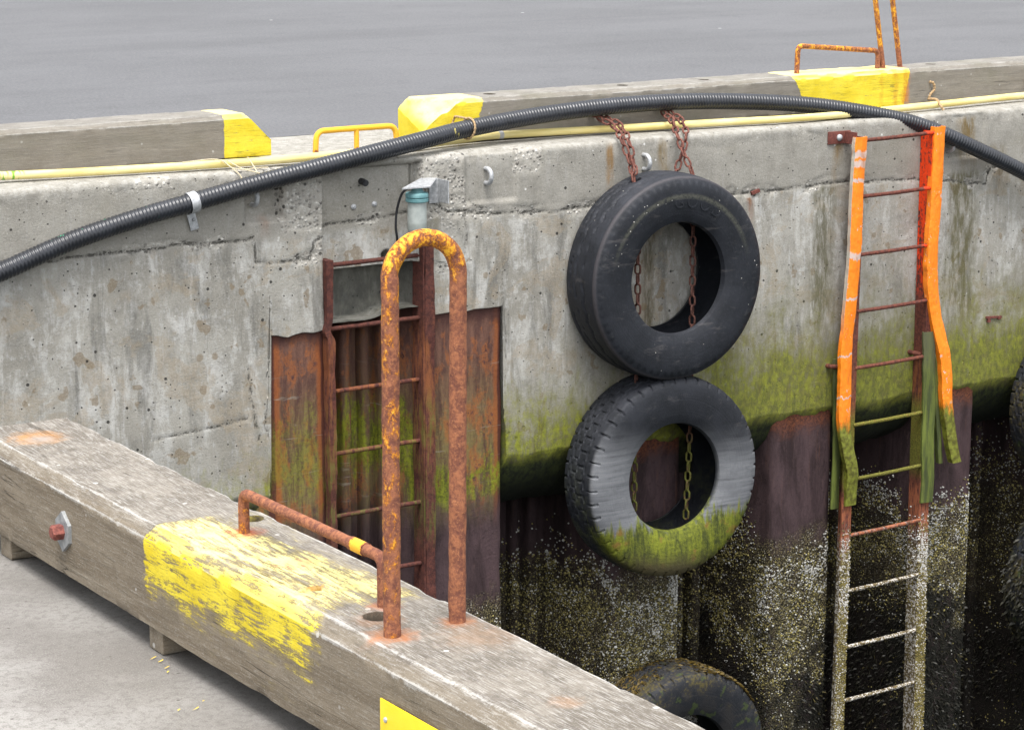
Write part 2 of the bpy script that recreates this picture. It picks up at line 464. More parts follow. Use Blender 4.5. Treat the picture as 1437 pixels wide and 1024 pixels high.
def timber(ax, paint=None, tops=None, moss=0., tone=0., runs=(), bores=()):
    """weathered timber, grain along world axis ax; paint(g,a,z,nz) -> paint amount"""
    def fn(g):
        p = g.pos; x, y, z = g.sep(p)
        al = y if ax == 'Y' else x
        nz = g.sep(g.nor)[2]
        def st_(a_, b_): return (a_, b_, a_) if ax == 'Y' else (b_, a_, a_)
        st = st_(120, 7)
        gr = g.noise(p, st, 6, .7, .6); gr2 = g.noise(p, st_(26, 2.2), 5, .68, .7); gr3 = g.noise(p, st_(330, 26), 4, .72, .2)
        blot = g.noise(p, 7, 6, .7); sm = g.noise(p, 42, 5, .72, off=(5, 2, 2))
        grit = g.noise(p, 240, 3, .7)
        c = g.mix(g.ss(gr2, .35, .65), (.150, .120, .084), (.22, .184, .136))
        c = g.mix(g.ss(gr, .5, .66) * .5, c, (.10, .085, .064))
        c = g.mix(g.ss(gr3, .52, .68) * .45, c, (.34, .315, .27))
        c = g.mix(g.ss(blot * .5 + sm * .5, .52, .64) * .45, c, (.125, .105, .075))
        c = g.mix(g.ss(grit, .56, .7) * .45, c, (.36, .335, .29))
        c = g.mix(g.ss(grit, .42, .28) * .5, c, (.085, .07, .055))
        top = g.ss(nz, .55, .9)
        tc = g.mix(g.ss(blot * .7 + sm * .3, .42, .58), (.138, .121, .099), (.238, .214, .180))
        tc = g.mix(g.ss(gr3, .50, .62) * .7, tc, (.40, .385, .355))
        tc = g.mix(g.ss(gr3, .46, .36) * .55, tc, (.09, .078, .066))
        tc = g.mix(g.ss(gr, .5, .66) * .55, tc, (.115, .10, .09))
        tc = g.mix(g.ss(grit, .56, .70) * .5, tc, (.38, .365, .345))
        tc = g.mix(g.ss(grit, .42, .28) * .4, tc, (.085, .075, .068))
        c = g.mix(top * .92, c, tc)
        # bleached, bruised arrises
        e = g.attr('edge')
        ef = g.ss(e * .75 + (gr * .35 + sm * .3 + grit * .2 + blot * .3 - .575) * 2.2, .48, .80)
        c = g.mix(ef * .55, c, (.55, .54, .51))
        # scrapes and droppings
        v, vc = g.voro(p, 22, col=True)
        c = g.mix(g.ss(v + (sm - .5) * .2, .15, .10) * g.ss(g.sep(vc)[0], .86, .87) * .7, c, (.55, .54, .51))
        if moss:
            mo = g.ss(g.noise(p, (3, 3, 5), 4, .6, off=(0, 0, 4)), .48, .68)
            c = g.mix(mo * moss, c, (.135, .125, .062))
        # drying checks
        ck = g.noise(p, st_(30, .9), 4, .55, .6, off=(5, 5, 5))
        chk = g.ss(g.m('ABSOLUTE', ck - .5), .010, .003) * g.ss(g.noise(p, 3.4, 3, .5), .50, .60)
        c = g.mix(chk * .8, c, (.045, .035, .026))
        hh = gr * .5 + gr3 * .5 + grit * .35 + sm * .3 - chk * 1.6
        if tone: c = g.mix(tone, c, g.mix(g.ss(blot, .3, .7), (.20, .192, .172), (.27, .262, .24)))
        if paint:
            pm = paint(g, al, x, y, z, top)
            pn = g.noise(p, st_(95, 11), 6, .75, .3, off=(1, 9, 2))
            pn2 = g.noise(p, (15, 15, 22), 6, .74, off=(1, 2, 9))
            t = (pn * .55 + pn2 * .22 + gr3 * .15 + grit * .08 - .5) * 1.9 + .5
            pf = g.ss(t - 1 + pm, -.05, .06)
            yc = g.mix(g.ss(blot, .3, .7), (.64, .49, .016), (.74, .61, .05))
            yc = g.mix(top * .75, yc, (.90, .79, .40))
            yc = g.mix(g.ss(gr, .55, .75) * .5, yc, (.40, .30, .05))
            yc = g.mix(g.ss(pn2, .54, .68) * .4, yc, (.52, .40, .05))
            yc = g.mix(g.ss(grit, .42, .30) * .5, yc, (.30, .22, .05))
            yc = g.mix(chk * .8, yc, (.10, .08, .03))
            c = g.mix(g.ss(t - 1 + pm, -.24, .02) * .5 * g.ss(pm, .15, .4), c, (.36, .28, .06))
            c = g.mix(pf * .96, c, yc)
            hh = hh + pf * .6
        for (rx, rw, ra) in runs:
            rq = g.ss(g.m('ABSOLUTE', x - rx + (pn2 - .5) * .08), rw, rw * .2) * g.ss(pn2, .3, .6) * (1 - top * .6)
            c = g.mix(rq * ra, c, (.50, .19, .02))
        for (bx, by_, brad) in bores:                     # shade inside the counterbored bolt holes, painted dark on their walls
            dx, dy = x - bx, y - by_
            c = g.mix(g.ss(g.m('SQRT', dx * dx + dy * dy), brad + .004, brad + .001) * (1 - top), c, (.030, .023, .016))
        if tops:
            for (sx, sy, rad, colr, amt) in tops:
                dx, dy = x - sx, y - sy
                d = g.m('SQRT', dx * dx + dy * dy)
                d = d + (g.noise(p, 50, 4, .65) - .5) * rad * 1.1
                c = g.mix(g.ss(d, rad, rad * .2) * amt * top * g.ss(sm, .3, .6, .45, 1), c, colr)
        return dict(c=c, r=.88, h=hh, bs=.55, bd=.005, spec=.25)
    return fn


def m_rustpipe(paint_amt, axis_top=None, pale=.0):
    """rusted tube; paint_amt(g,x,y,z) -> share of surviving paint"""
    def fn(g):
        p = g.pos; x, y, z = g.sep(p)
        n1 = g.noise(p, 55, 6, .75); n2 = g.noise(p, 190, 5, .75); n3 = g.noise(p, (58, 58, 30), 7, .75, .4, off=(4, 4, 4))
        c = g.mix(g.ss(n1, .38, .62), (.150, .056, .038), (.32, .125, .062))
        c = g.mix(g.ss(n2, .52, .68) * .75, c, (.46, .20, .09))
        c = g.mix(g.ss(n2, .46, .32) * .6, c, (.075, .030, .028))
        pa = paint_amt(g, x, y, z)
        q = n3 * .6 + n2 * .25 + n1 * .15 - 1 + pa
        f = g.ss(q, -.03, .03)
        yc = g.mix(g.ss(q, .01, .09), (.52, .17, .018), (.80, .43, .03))
        yc = g.mix(g.ss(n2, .56, .68) * .4, yc, (.85, .62, .16))
        yc = g.mix(g.ss(n2, .44, .32) * .4, yc, (.33, .10, .02))
        c = g.mix(f, c, yc)
        return dict(c=c, r=g.mix(f, (.9, .9, .9), (.55, .55, .55)), h=n1 * .5 + n2 * .5 + f * .25, bs=.8, bd=.004, spec=.3)
    return fn


def m_steel(g):
    """sheet piling: brown-violet scale, bright rust at cut tops, slime below"""
    p = g.pos; x, y, z = g.sep(p)
    v1 = g.noise(p, (9, 9, 2.2), 6, .7, .4); v2 = g.noise(p, (40, 40, 9), 6, .72, .3); n = g.noise(p, 60, 6, .72); b = g.noise(p, 6, 6, .7)
    left = g.ss(x, .95, .80)
    c = g.mix(g.ss(v1, .35, .65), (.030, .019, .020), (.075, .048, .051))
    c = g.mix(g.ss(v2, .52, .7) * .5, c, (.095, .060, .056))
    c = g.mix(g.ss(n, .54, .68) * .45, c, (.020, .012, .010))
    zt = g.ss(x, .9, 1.2, -.78, -1.58)
    dz = z - zt
    rim = g.ss(dz + (b - .5) * .22, -.16, -.02) * (1 - left)
    c = g.mix(rim * .75, c, g.mix(g.ss(n, .38, .62), (.06, .022, .014), (.20, .065, .028)))
    run = g.ss(g.noise(p, (34, 34, 2.4), 5, .7, off=(7, 0, 0)), .57, .68) * g.ss(z, -2.3, -1.5)
    c = g.mix(run * .45, c, (.17, .07, .035))
    # the two shallow plates and the slot beside the old ladder: brown with rust blooms
    pl = left * g.ss(z, -1.95, -1.6)
    hb = g.noise(p, (10, 10, 5.5), 5, .68, .15, off=(3, 1, 1))
    vs = g.noise(p, (26, 26, 5), 6, .74, .3, off=(1, 7, 3))
    pc = g.mix(g.ss(vs, .35, .65), (.085, .042, .034), (.165, .085, .060))
    low_ = g.ss(dz + (b - .5) * .3, -.15, -.75)
    pc = g.mix(low_ * g.ss(vs * .5 + n * .5, .34, .56) * .85, pc, g.mix(g.ss(vs, .35, .65), (.105, .085, .028), (.20, .165, .060)))
    pc = g.mix(g.ss(hb * .8 + vs * .2, .49, .59) * g.ss(n, .25, .5) * .75, pc, (.30, .10, .030))
    pc = g.mix(g.ss(hb * .8 + n * .2, .575, .62) * .9, pc, g.mix(g.ss(n, .4, .6), (.030, .016, .018), (.085, .045, .045)))
    pc = g.mix(g.ss(n, .60, .70) * .7, pc, (.27, .09, .03))
    ex = x + (b - .5) * .03
    edge = g.mx(g.box(ex, -.605, -.565, .006), g.mx(g.box(ex, -.312, -.28, .006), g.box(ex, .700, .74, .006)))
    halo = g.mx(g.box(ex, -.60, -.535, .01), g.mx(g.box(ex, -.335, -.28, .01), g.box(ex, .675, .74, .01)))
    pc = g.mix(halo * .7, pc, (.28, .085, .025))
    pc = g.mix(edge * .85, pc, (.055, .020, .018))
    pc = g.mix(g.ss(dz + (b - .5) * .16, -.11, -.04) * .85, pc, (.060, .026, .022))
    scr = g.ss(g.noise(p, (2.5, 2.5, 34), 5, .7, .4, off=(0, 2, 2)), .60, .68) * g.box(z, -1.72, -1.05, .1)
    pc = g.mix(scr * .45, pc, (.32, .30, .25))
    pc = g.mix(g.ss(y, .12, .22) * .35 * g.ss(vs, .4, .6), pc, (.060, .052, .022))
    c = g.mix(pl * .95, c, pc)
    an = g.noise(p, (9, 9, 3.5), 6, .72, .4)
    al = g.ss((an * .6 + vs * .4 - .5) * 3.4 + g.box(z + (b - .5) * .5 + (g.ss(x, .20, .32) * .36 - .16), -1.80, -1.36, .20) * .80 - .42, 0, .4) * left
    al = al * g.ss(z + (b - .5) * .30, -1.80, -1.70) * g.mx(g.ss(x, -.30, -.25), .45)
    gcol = g.mix(g.ss(vs * .5 + n * .5, .38, .60), (.040, .050, .007), (.19, .215, .016))
    c = g.mix(al * g.ss(n * .5 + b * .5, .36, .50, .35, .9), c, gcol)
    # intertidal crust
    bz = z + 2.30 + (b - .5) * .5
    cr = g.ss(bz, .10, -.12)
    sp, spc = g.voro(p, 120, col=True)
    s1 = g.sep(spc)[0]
    crust = g.mix(s1, (.040, .034, .018), (.215, .180, .085))
    crust = g.mix(g.ss(s1, .86, .9) * .8, crust, (.36, .34, .28))
    crust = g.mix(g.ss(sp, .35, .7), crust, (.012, .010, .006))
    blk = g.ss(b * .6 + an * .4, .52, .60)
    crust = g.mix(blk * .35, crust, (.012, .010, .007))
    wet = g.ss(z + (g.noise(p, 7, 6, .7) - .5) * 1.2, -2.85, -3.2)
    crust = g.mix(wet * g.ss(y, -.02, .12, .55, .95), crust, (.010, .010, .007))
    crust = g.mix(g.attr('weed') * .92, crust, (.008, .008, .006))
    inn = g.ss(y, .10, .25)  # inner pans: wet dark steel, with recess shade painted in too
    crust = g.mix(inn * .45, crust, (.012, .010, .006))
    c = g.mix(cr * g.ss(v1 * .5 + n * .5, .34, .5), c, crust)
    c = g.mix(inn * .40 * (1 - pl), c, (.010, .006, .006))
    return dict(c=c, r=.8, h=n * .6 + v2 * .4 + b * .6 + cr * sp * -1.2, bs=.7, bd=.008, spec=.2)


def m_orange(g):
    p = g.pos; x, y, z = g.sep(p)
    n = g.noise(p, 40, 4, .6); n2 = g.noise(p, (20, 20, 4), 5, .7)
    c = g.mix(g.ss(n, .3, .7), (.86, .205, .006), (.93, .255, .010))
    # worn grey bands where the coating is gone
    w = None
    for zc, hw in ((-.165, .022), (-.215, .022), (-.305, .012), (-.72, .022), (-.95, .008), (-1.27, .006), (-1.50, .006)):
        q = g.ss(g.m('ABSOLUTE', z - zc + (n2 - .5) * .09), hw, hw * .6)
        q = q * g.ss(x, 3.2, 3.15)
        w = q if w is None else g.mx(w, q)
    c = g.mix(w * .8, c, (.50, .49, .47))
    ch = g.ss(g.noise(p, (30, 30, 20), 5, .7), .64, .66)
    c = g.mix(ch * .8, c, (.50, .49, .47))
    sd_ = g.ss(g.sep(g.nor)[0], -.55, -.85) * g.ss(x, 3.2, 3.15) * g.ss(z, -1.2, -.9)
    c = g.mix(sd_ * .9, c, (.42, .42, .36))
    gm = g.noise(p, (24, 24, 7), 6, .75, .4, off=(2, 6, 1))
    c = g.mix(g.ss(gm, .52, .66) * .45, c, (.52, .14, .012))
    c = g.mix(g.ss(gm, .40, .30) * .35, c, (.95, .40, .06))
    c = g.mix(g.ss(n2, .60, .70) * .5, c, (.22, .12, .05))
    gz = g.ss(z + (n2 - .5) * .35, -1.60, -1.70)
    gr = g.mix(g.ss(n, .35, .65), (.055, .07, .008), (.155, .19, .022))
    c = g.mix(gz * .97, c, gr)
    c = g.mix(g.ss(n2, .55, .75) * .3 * g.ss(z, -1.0, -1.5), c, (.25, .10, .02))
    return dict(c=c, r=.5, h=n2 * .6 + g.noise(p, (16, 16, 9), 4, .6, .8) * 1.4, bs=.5, bd=.012)


def m_strap(g):
    p = g.pos; x, y, z = g.sep(p)
    n = g.noise(p, 40, 4, .6); n2 = g.noise(p, (30, 30, 3), 5, .7)
    c = g.mix(g.ss(n2, .35, .65), (.040, .052, .012), (.125, .155, .022))
    c = g.mix(g.ss(n, .6, .75) * .6, c, (.03, .03, .02))
    c = g.mix(g.ss(z, -1.5, -1.25) * .7, c, (.075, .07, .045))
    return dict(c=c, r=.75, h=n2, bs=.4, bd=.004)


def m_ladder(g):
    p = g.pos; x, y, z = g.sep(p)
    n1 = g.noise(p, 50, 6, .7); n2 = g.noise(p, 160, 5, .7); v = g.noise(p, (50, 50, 9), 5, .7)
    c = g.mix(g.ss(n1, .35, .65), (.065, .024, .020), (.155, .050, .034))
    c = g.mix(g.ss(n2, .5, .75) * .5, c, (.22, .075, .04))
    red = g.ss(v * .5 + n1 * .5 + g.ss(z, -1.0, -.3) * .06, .47, .57) * g.ss(x, 3.40, 3.44) * g.ss(z, -1.05, -.85)
    c = g.mix(red * .95, c, (.80, .055, .006))
    oc = g.ss(v, .42, .62) * g.ss(z, -1.25, -1.5) * g.ss(z, -1.85, -1.7)
    c = g.mix(oc * .6, c, (.30, .11, .03))
    gr = g.box(z, -2.02, -1.6, .06) * g.ss(n1, .25, .5)
    c = g.mix(gr * .8, c, g.mix(g.ss(n2, .4, .6), (.07, .08, .012), (.17, .19, .025)))
    lo = g.ss(z + (n1 - .5) * .4, -2.2, -2.5)
    sp, spc = g.voro(p, 110, col=True)
    s1 = g.sep(spc)[0]
    cr = g.mix(s1, (.05, .04, .02), (.26, .22, .11))
    cr = g.mix(g.ss(s1, .62, .7), cr, (.55, .53, .48))
    c = g.mix(lo * .85, c, cr)
    up_ = g.ss(z, -2.05, -2.12) * g.ss(z, -2.45, -2.3)
    c = g.mix(up_ * g.ss(v, .42, .56) * .8, c, (.36, .12, .055))
    return dict(c=c, r=.85, h=n1 * .5 + n2 * .5 + lo * s1, bs=.8, bd=.005, spec=.25)


def m_oldladder(g):
    p = g.pos; x, y, z = g.sep(p)
    n1 = g.noise(p, 45, 6, .7); n2 = g.noise(p, 150, 5, .7); v = g.noise(p, (40, 40, 6), 5, .7)
    c = g.mix(g.ss(n1, .35, .65), (.050, .020, .018), (.115, .040, .030))
    c = g.mix(g.ss(n2, .5, .75) * .5, c, (.19, .062, .030))
    md = g.ss(z, -.75, -.95) * g.ss(z, -1.8, -1.35)
    c = g.mix(md * g.ss(v, .4, .62) * .8, c, (.25, .088, .032))
    ol = g.box(z, -1.9, -1.2, .1) * g.ss(v, .46, .62)
    c = g.mix(ol * .8, c, (.10, .105, .025))
    return dict(c=c, r=.88, h=n1 * .6 + n2 * .5, bs=.9, bd=.006, spec=.25)


def m_chain(g):
    p = g.pos; x, y, z = g.sep(p)
    n1 = g.noise(p, 70, 5, .7)
    c = g.mix(g.ss(n1, .35, .65), (.085, .032, .026), (.20, .080, .058))
    c = g.mix(g.ss(z, -.35, -.5) * .5, c, (.05, .028, .022))
    gr = g.ss(z, -1.5, -1.65) * g.ss(g.noise(p, 26, 3, .6), .3, .55)
    c = g.mix(gr * .8, c, (.085, .10, .012))
    return dict(c=c, r=.85, h=n1, bs=.6, bd=.003, spec=.3)


def m_hose(g):
    p = g.pos; x, y, z = g.sep(p)
    n = g.noise(p, 8, 4, .6)
    c = g.mix(g.ss(n, .3, .7), (.010, .011, .014), (.018, .020, .026))
    gs = g.ss(g.noise(p, (26, 26, 6), 3, .6), .665, .69) * g.ss(x, -1.15, -1.35)
    c = g.mix(gs, c, (.05, .38, .20))
    ys = g.ss(g.noise(p, (26, 26, 9), 3, .6, off=(3, 3, 3)), .64, .67) * g.box(x, .42, .55, .03)
    c = g.mix(ys * .7, c, (.45, .38, .1))
    dust = g.ss(g.sep(g.nor)[2], .3, .95)
    c = g.mix(dust * .12, c, (.14, .145, .155))
    return dict(c=c, r=.33, spec=.6)


def m_yellowpipe(g):
    p = g.pos; x, y, z = g.sep(p)
    n = g.noise(p, (3, 20, 20), 4, .6)
    c = g.mix(g.ss(n, .3, .7), (.66, .53, .17), (.78, .68, .32))
    c = g.mix(g.ss(g.noise(p, (1.2, 4, 4), 3, .6), .6, .68) * .6, c, (.80, .55, .02))
    c = g.mix(g.ss(g.noise(p, (40, 40, 40), 3, .6), .66, .72) * .5, c, (.35, .28, .12))
    gs = g.box(x, -1.85, -1.72, .01) * g.ss(g.noise(p, (60, 9, 9), 2, .6), .5, .56)
    c = g.mix(gs, c, (.18, .42, .03))
    return dict(c=c, r=.38, spec=.5)


def m_tyre(kind):
    def fn(g):
        o = g.obj; x, y, z = g.sep(o)
        rr = g.m('SQRT', x * x + z * z)
        n1 = g.noise(o, 7, 5, .65); n2 = g.noise(o, 60, 4, .65); n3 = g.noise(o, 240, 2, .6)
        face = g.ss(y, -.125, -.140) * g.ss(rr, .505, .485)
        c = g.mix(g.ss(n1, .35, .65), (.008, .0095, .013), (.015, .017, .0225))
        c = g.mix(g.ss(n2, .5, .75) * .4, c, (.032, .035, .043))
        h = n3 * .4 + n2 * .3
        rings = g.noise(g.comb(rr * 34, 0, 0), 1, 2, .6)
        h = h + rings * .8 * face
        dust = g.ss(g.sep(g.nor)[2], .15, .85) * g.ss(n1 * .5 + n2 * .5, .35, .6)
        c = g.mix(dust * .3, c, (.055, .057, .068))
        scf = g.ss(g.noise(o, (9, 9, 22), 6, .75, .5, off=(2, 3, 1)), .57, .66) * face
        c = g.mix(scf * .5, c, (.050, .048, .050))
        if kind == 0:
            ring = g.box(y, -.132, -.112, .004) * g.ss(rr, .49, .50)
            c = g.mix(ring * .5, c, (.070, .062, .066))
            mr = g.box(rr, .415, .437, .008) * g.ss(z, .05, .3) * g.ss(n2, .3, .55) * face
            c = g.mix(mr * .55, c, (.10, .10, .075))
            # gull and paint specks
            v, vc = g.voro(o, 60, col=True)
            ms = g.mx(g.box(rr, .40, .46, .01) * g.ss(x, -.02, -.12) * g.ss(z, .12, .2),
                      g.box(rr, .46, .50, .006) * g.ss(x, .38, .42) * g.ss(g.m('ABSOLUTE', z), .26, .1))
            sp = g.ss(v, .22, .14) * g.ss(g.sep(vc)[0], .55, .6) * ms
            c = g.mix(sp * .9, c, (.62, .60, .55))
            v, vc = g.voro(o, 26, col=True, off=(3, 3, 3))
            c = g.mix(g.ss(v, .10, .05) * g.ss(g.sep(vc)[0], .8, .85) * .7, c, (.5, .48, .44))
            sc_ = g.ss(g.noise(o, (5, 5, 24), 4, .6), .60, .70)
            c = g.mix(sc_ * .4, c, (.085, .078, .078))
            return dict(c=c, r=.6, h=h, bs=.45, bd=.006, spec=.33)
        # silt-grey sidewall with water lines
        lines = g.noise(o, (2.2, 2, 42), 5, .72, .35)
        zz = z + (g.noise(o, 6, 4, .6) - .5) * .10 + x * .12
        if kind == 1:
            grey = g.ss(zz, -.44, -.22) * g.ss(zz, .30, .04)
            gc = g.mix(g.ss(lines, .3, .7), (.115, .119, .128), (.185, .190, .200))
            gc = g.mix(g.ss(n2, .5, .7) * .4, gc, (.11, .112, .118))
            gc = g.mix(g.ss(n1, .5, .65) * .35, gc, (.085, .09, .10))
            c = g.mix(grey * g.ss(y, -.10, -.128) * g.ss(n1 * .5 + lines * .5, .2, .5) * .95, c, gc)
            alb = g.ss(z + (g.noise(o, (26, 26, 3), 4, .7) - .5) * .34 + x * -.02, -.17, -.25)
            stk = g.noise(o, (30, 30, 5), 5, .72)
            gcol = g.mix(g.ss(stk * .5 + n1 * .3 + n2 * .2, .38, .60), (.030, .038, .005), (.165, .185, .012))
            gcol = g.mix(g.ss(n1, .55, .66) * .7, gcol, (.17, .075, .022))
            gcol = g.mix(g.ss(zz, -.36, -.50), gcol, (.055, .045, .018))
            c = g.mix(alb * g.ss(y, .0, -.12), c, gcol)
            tm = g.ss(n1, .48, .64) * g.ss(y, -.13, -.10) * g.ss(z, .2, -.2)
            c = g.mix(tm * .6, c, (.05, .055, .02))
            h = h + lines * .12 * face + alb * n2 * 1.4
        else:
            c = g.mix(g.ss(n1, .4, .6) * .5, c, (.026, .022, .018))
            mo = g.ss(n2 * .5 + n1 * .5, .5, .62) * g.ss(rr, .36, .48)
            c = g.mix(mo * .7, c, (.09, .072, .015))
            c = g.mix(g.ss(g.noise(o, 12, 3, .6, off=(4, 4, 1)), .58, .66) * .6, c, (.05, .07, .015))
        return dict(c=c, r=.72, h=h, bs=.5, bd=.006, spec=.35)
    return fn


def flat(c0, c1, r=.6, s=40, metal=0., bs=.3, spec=.4):
    def fn(g):
        n = g.noise(g.pos, s, 5, .65)
        d = dict(c=g.mix(g.ss(n, .35, .65), c0, c1), r=r, h=n, bs=bs, bd=.003, spec=spec)
        if metal: d['metal'] = metal
        return d
    return fn


def paint_front(g, al, x, y, z, top):
    # yellow from Y=-6.08 (far) to about -6.85 (near), ragged; fades towards the foot of the side
    jag = (g.noise(g.pos, (12, 30, 40), 5, .7) - .5)
    far = g.ss(al + jag * .06, -6.065, -6.09)
    near = g.ss(al + jag * .16, -6.90, -6.70)
    foot = z - .105 - g.ss(al, -6.25, -6.10) * -.03 + (g.noise(g.pos, (3, 5, 3), 4, .6) - .5) * .16     # lower limit climbs towards the far end
    lowm = g.ss(foot, -.02, .09)
    side = .20 + .37 * lowm + (g.noise(g.pos, (6, 9, 9), 5, .7, .4) - .5) * .5 * (1 - lowm * .3)
    top_a = .50 + (g.noise(g.pos, (14, 5, 14), 5, .7, .4, off=(4, 4, 4)) - .5) * .42 + g.ss(x, -4.03, -3.95) * .03
    back = g.ss(x + (al + 6.2) * .13 + jag * .05, -3.845, -3.93)      # bare strip along the water edge near the far end
    return far * near * (side * (1 - top) + top_a * top * g.mx(back, .55))


def paint_kerb_left(g, al, x, y, z, top):
    return g.ss(al + (g.noise(g.pos, 40, 3, .6) - .5) * .015, -.675, -.665) * .70


def paint_kerb_right(g, al, x, y, z, top):
    e1 = g.ss(al + (.22 - z) * .25 + (g.noise(g.pos, 30, 3, .6) - .5) * .03, .80, .775) * .70
    e2 = g.ss(al - (.21 - z) * .55, 2.775, 2.80) * g.ss(al + (.21 - z) * .22, 3.632, 3.62) * .68
    return g.mx(e1, e2)


M = {}
M['concrete'] = mat('concrete', m_concrete)
M['asphalt'] = mat('asphalt', m_asphalt)
M['pavement'] = mat('pavement', m_pavement)
M['steel'] = mat('pile_steel', m_steel)
ORUST = (.36, .13, .04)
M['front_timber'] = mat('front_timber', timber('Y', paint_front, [
    (-3.95, -5.30, .085, (.50, .22, .04), .6), (-3.95, -5.315, .045, (.30, .27, .24), .9), (-3.912, -6.232, .05, (.45, .10, .03), .8),
    (-3.994, -6.938, .06, ORUST, .8), (-3.859, -6.931, .045, ORUST, .7), (-3.97, -6.85, .06, (.26, .13, .06), .6),
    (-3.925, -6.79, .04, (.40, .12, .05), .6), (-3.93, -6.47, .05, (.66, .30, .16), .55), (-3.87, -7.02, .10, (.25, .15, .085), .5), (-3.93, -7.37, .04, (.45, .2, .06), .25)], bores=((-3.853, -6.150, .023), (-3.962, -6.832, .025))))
M['kerb_left'] = mat('kerb_timber_left', timber('X', paint_kerb_left, moss=.25, tone=.45))
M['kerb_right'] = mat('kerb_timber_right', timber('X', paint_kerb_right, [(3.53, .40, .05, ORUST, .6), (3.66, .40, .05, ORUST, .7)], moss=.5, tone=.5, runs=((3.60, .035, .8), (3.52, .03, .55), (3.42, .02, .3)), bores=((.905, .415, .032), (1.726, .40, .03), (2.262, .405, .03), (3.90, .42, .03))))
M['block'] = mat('block_timber', timber('X'))
M['hoop'] = mat('hoop_rust', m_rustpipe(lambda g, x, y, z: g.ss(z, .78, .93, .45, .52) + g.ss(x, -3.90, -3.95, -.16, .015) * g.ss(z, .90, .80) - g.ss(z, .45, .3) * .03))
M['rail_rust'] = mat('rail_rust', m_rustpipe(lambda g, x, y, z: g.ss(z, .325, .30, .30, .47) * g.ss(y, -6.5, -6.4, .8, 1.) + g.box(y + (g.noise(g.pos, 60, 4, .7) - .5) * .05, -6.73, -6.685, .012) * .42))
M['rail_yellow'] = mat('rail_yellow', m_rustpipe(lambda g, x, y, z: .72 - g.ss(z, .045, .02) * .25))
M['rail_orange'] = mat('rail_orange', m_rustpipe(lambda g, x, y, z: .478 + g.ss(z, .33, .36) * .04 - g.ss(x, 3.4, 3.5) * g.ss(z, .33, .31) * .4))
M['orange'] = mat('orange_cover', m_orange)
M['strap'] = mat('green_strap', m_strap)
M['ladder'] = mat('ladder_steel', m_ladder)
M['oldladder'] = mat('old_ladder_steel', m_oldladder)
M['chain'] = mat('chain_rust', m_chain)
M['hose'] = mat('hose_black', m_hose)
M['ypipe'] = mat('yellow_pipe', m_yellowpipe)
M['tyre0'] = mat('tyre_black', m_tyre(0))
M['tyre1'] = mat('tyre_silted', m_tyre(1))
M['tyre2'] = mat('tyre_weedy', m_tyre(2))
M['galv'] = mat('galvanised', flat((.34, .35, .36), (.52, .53, .54), .5, 60, .35))
M['galvdark'] = mat('galvanised_dull', flat((.20, .21, .215), (.34, .35, .35), .6, 40, .3))
M['boltred'] = mat('bolt_rust', flat((.12, .035, .03), (.24, .075, .055), .75, 120))
M['bracket'] = mat('bracket_rust', flat((.10, .032, .026), (.18, .055, .04), .85, 90))
M['teal'] = mat('teal_plastic', flat((.085, .20, .215), (.14, .275, .285), .5, 30))
M['cable'] = mat('cable_black', flat((.018, .018, .02), (.03, .03, .033), .6, 30))
M['rope'] = mat('rope_tan', flat((.28, .18, .09), (.48, .34, .19), .9, 200))
M['twine'] = mat('twine_pale', flat((.50, .43, .28), (.66, .58, .40), .9, 200))
M['sign'] = mat('sign_yellow', flat((.86, .60, .012), (.90, .65, .02), .35, 12, bs=.03))
M['flake'] = mat('flake', flat((.50, .30, .10), (.72, .52, .26), .8, 90))
M['speck'] = mat('speck_yellow', flat((.72, .5, .02), (.85, .62, .05), .8, 90))
M['tape'] = mat('grey_tape', flat((.42, .42, .43), (.52, .52, .53), .6, 60))


def m_glass(g):
    n = g.noise(g.pos, 30, 4, .6); z = g.sep(g.pos)[2]
    c = g.mix(g.ss(n, .3, .7), (.40, .44, .42), (.52, .56, .53))
    c = g.mix(g.ss(z, -.30, -.315) * .5, c, (.30, .33, .30))
    return dict(c=c, r=.28, trans=.25, h=n, bs=.1, bd=.002)


M['glass'] = mat('frosted_glass', m_glass)
M['barn'] = mat('barnacle_shell', lambda g: dict(c=g.attr('tint', True), r=.85, h=g.noise(g.pos, 500, 2, .5), bs=.3, bd=.002, spec=.25))
M['weed'] = mat('seaweed', lambda g: dict(c=g.attr('tint', True), r=.55, spec=.4))
M['water'] = mat('water', lambda g: dict(c=(.010, .016, .014), r=.08, h=g.noise(g.pos, (3, 2, 1), 4, .6), bs=.4, bd=.03))

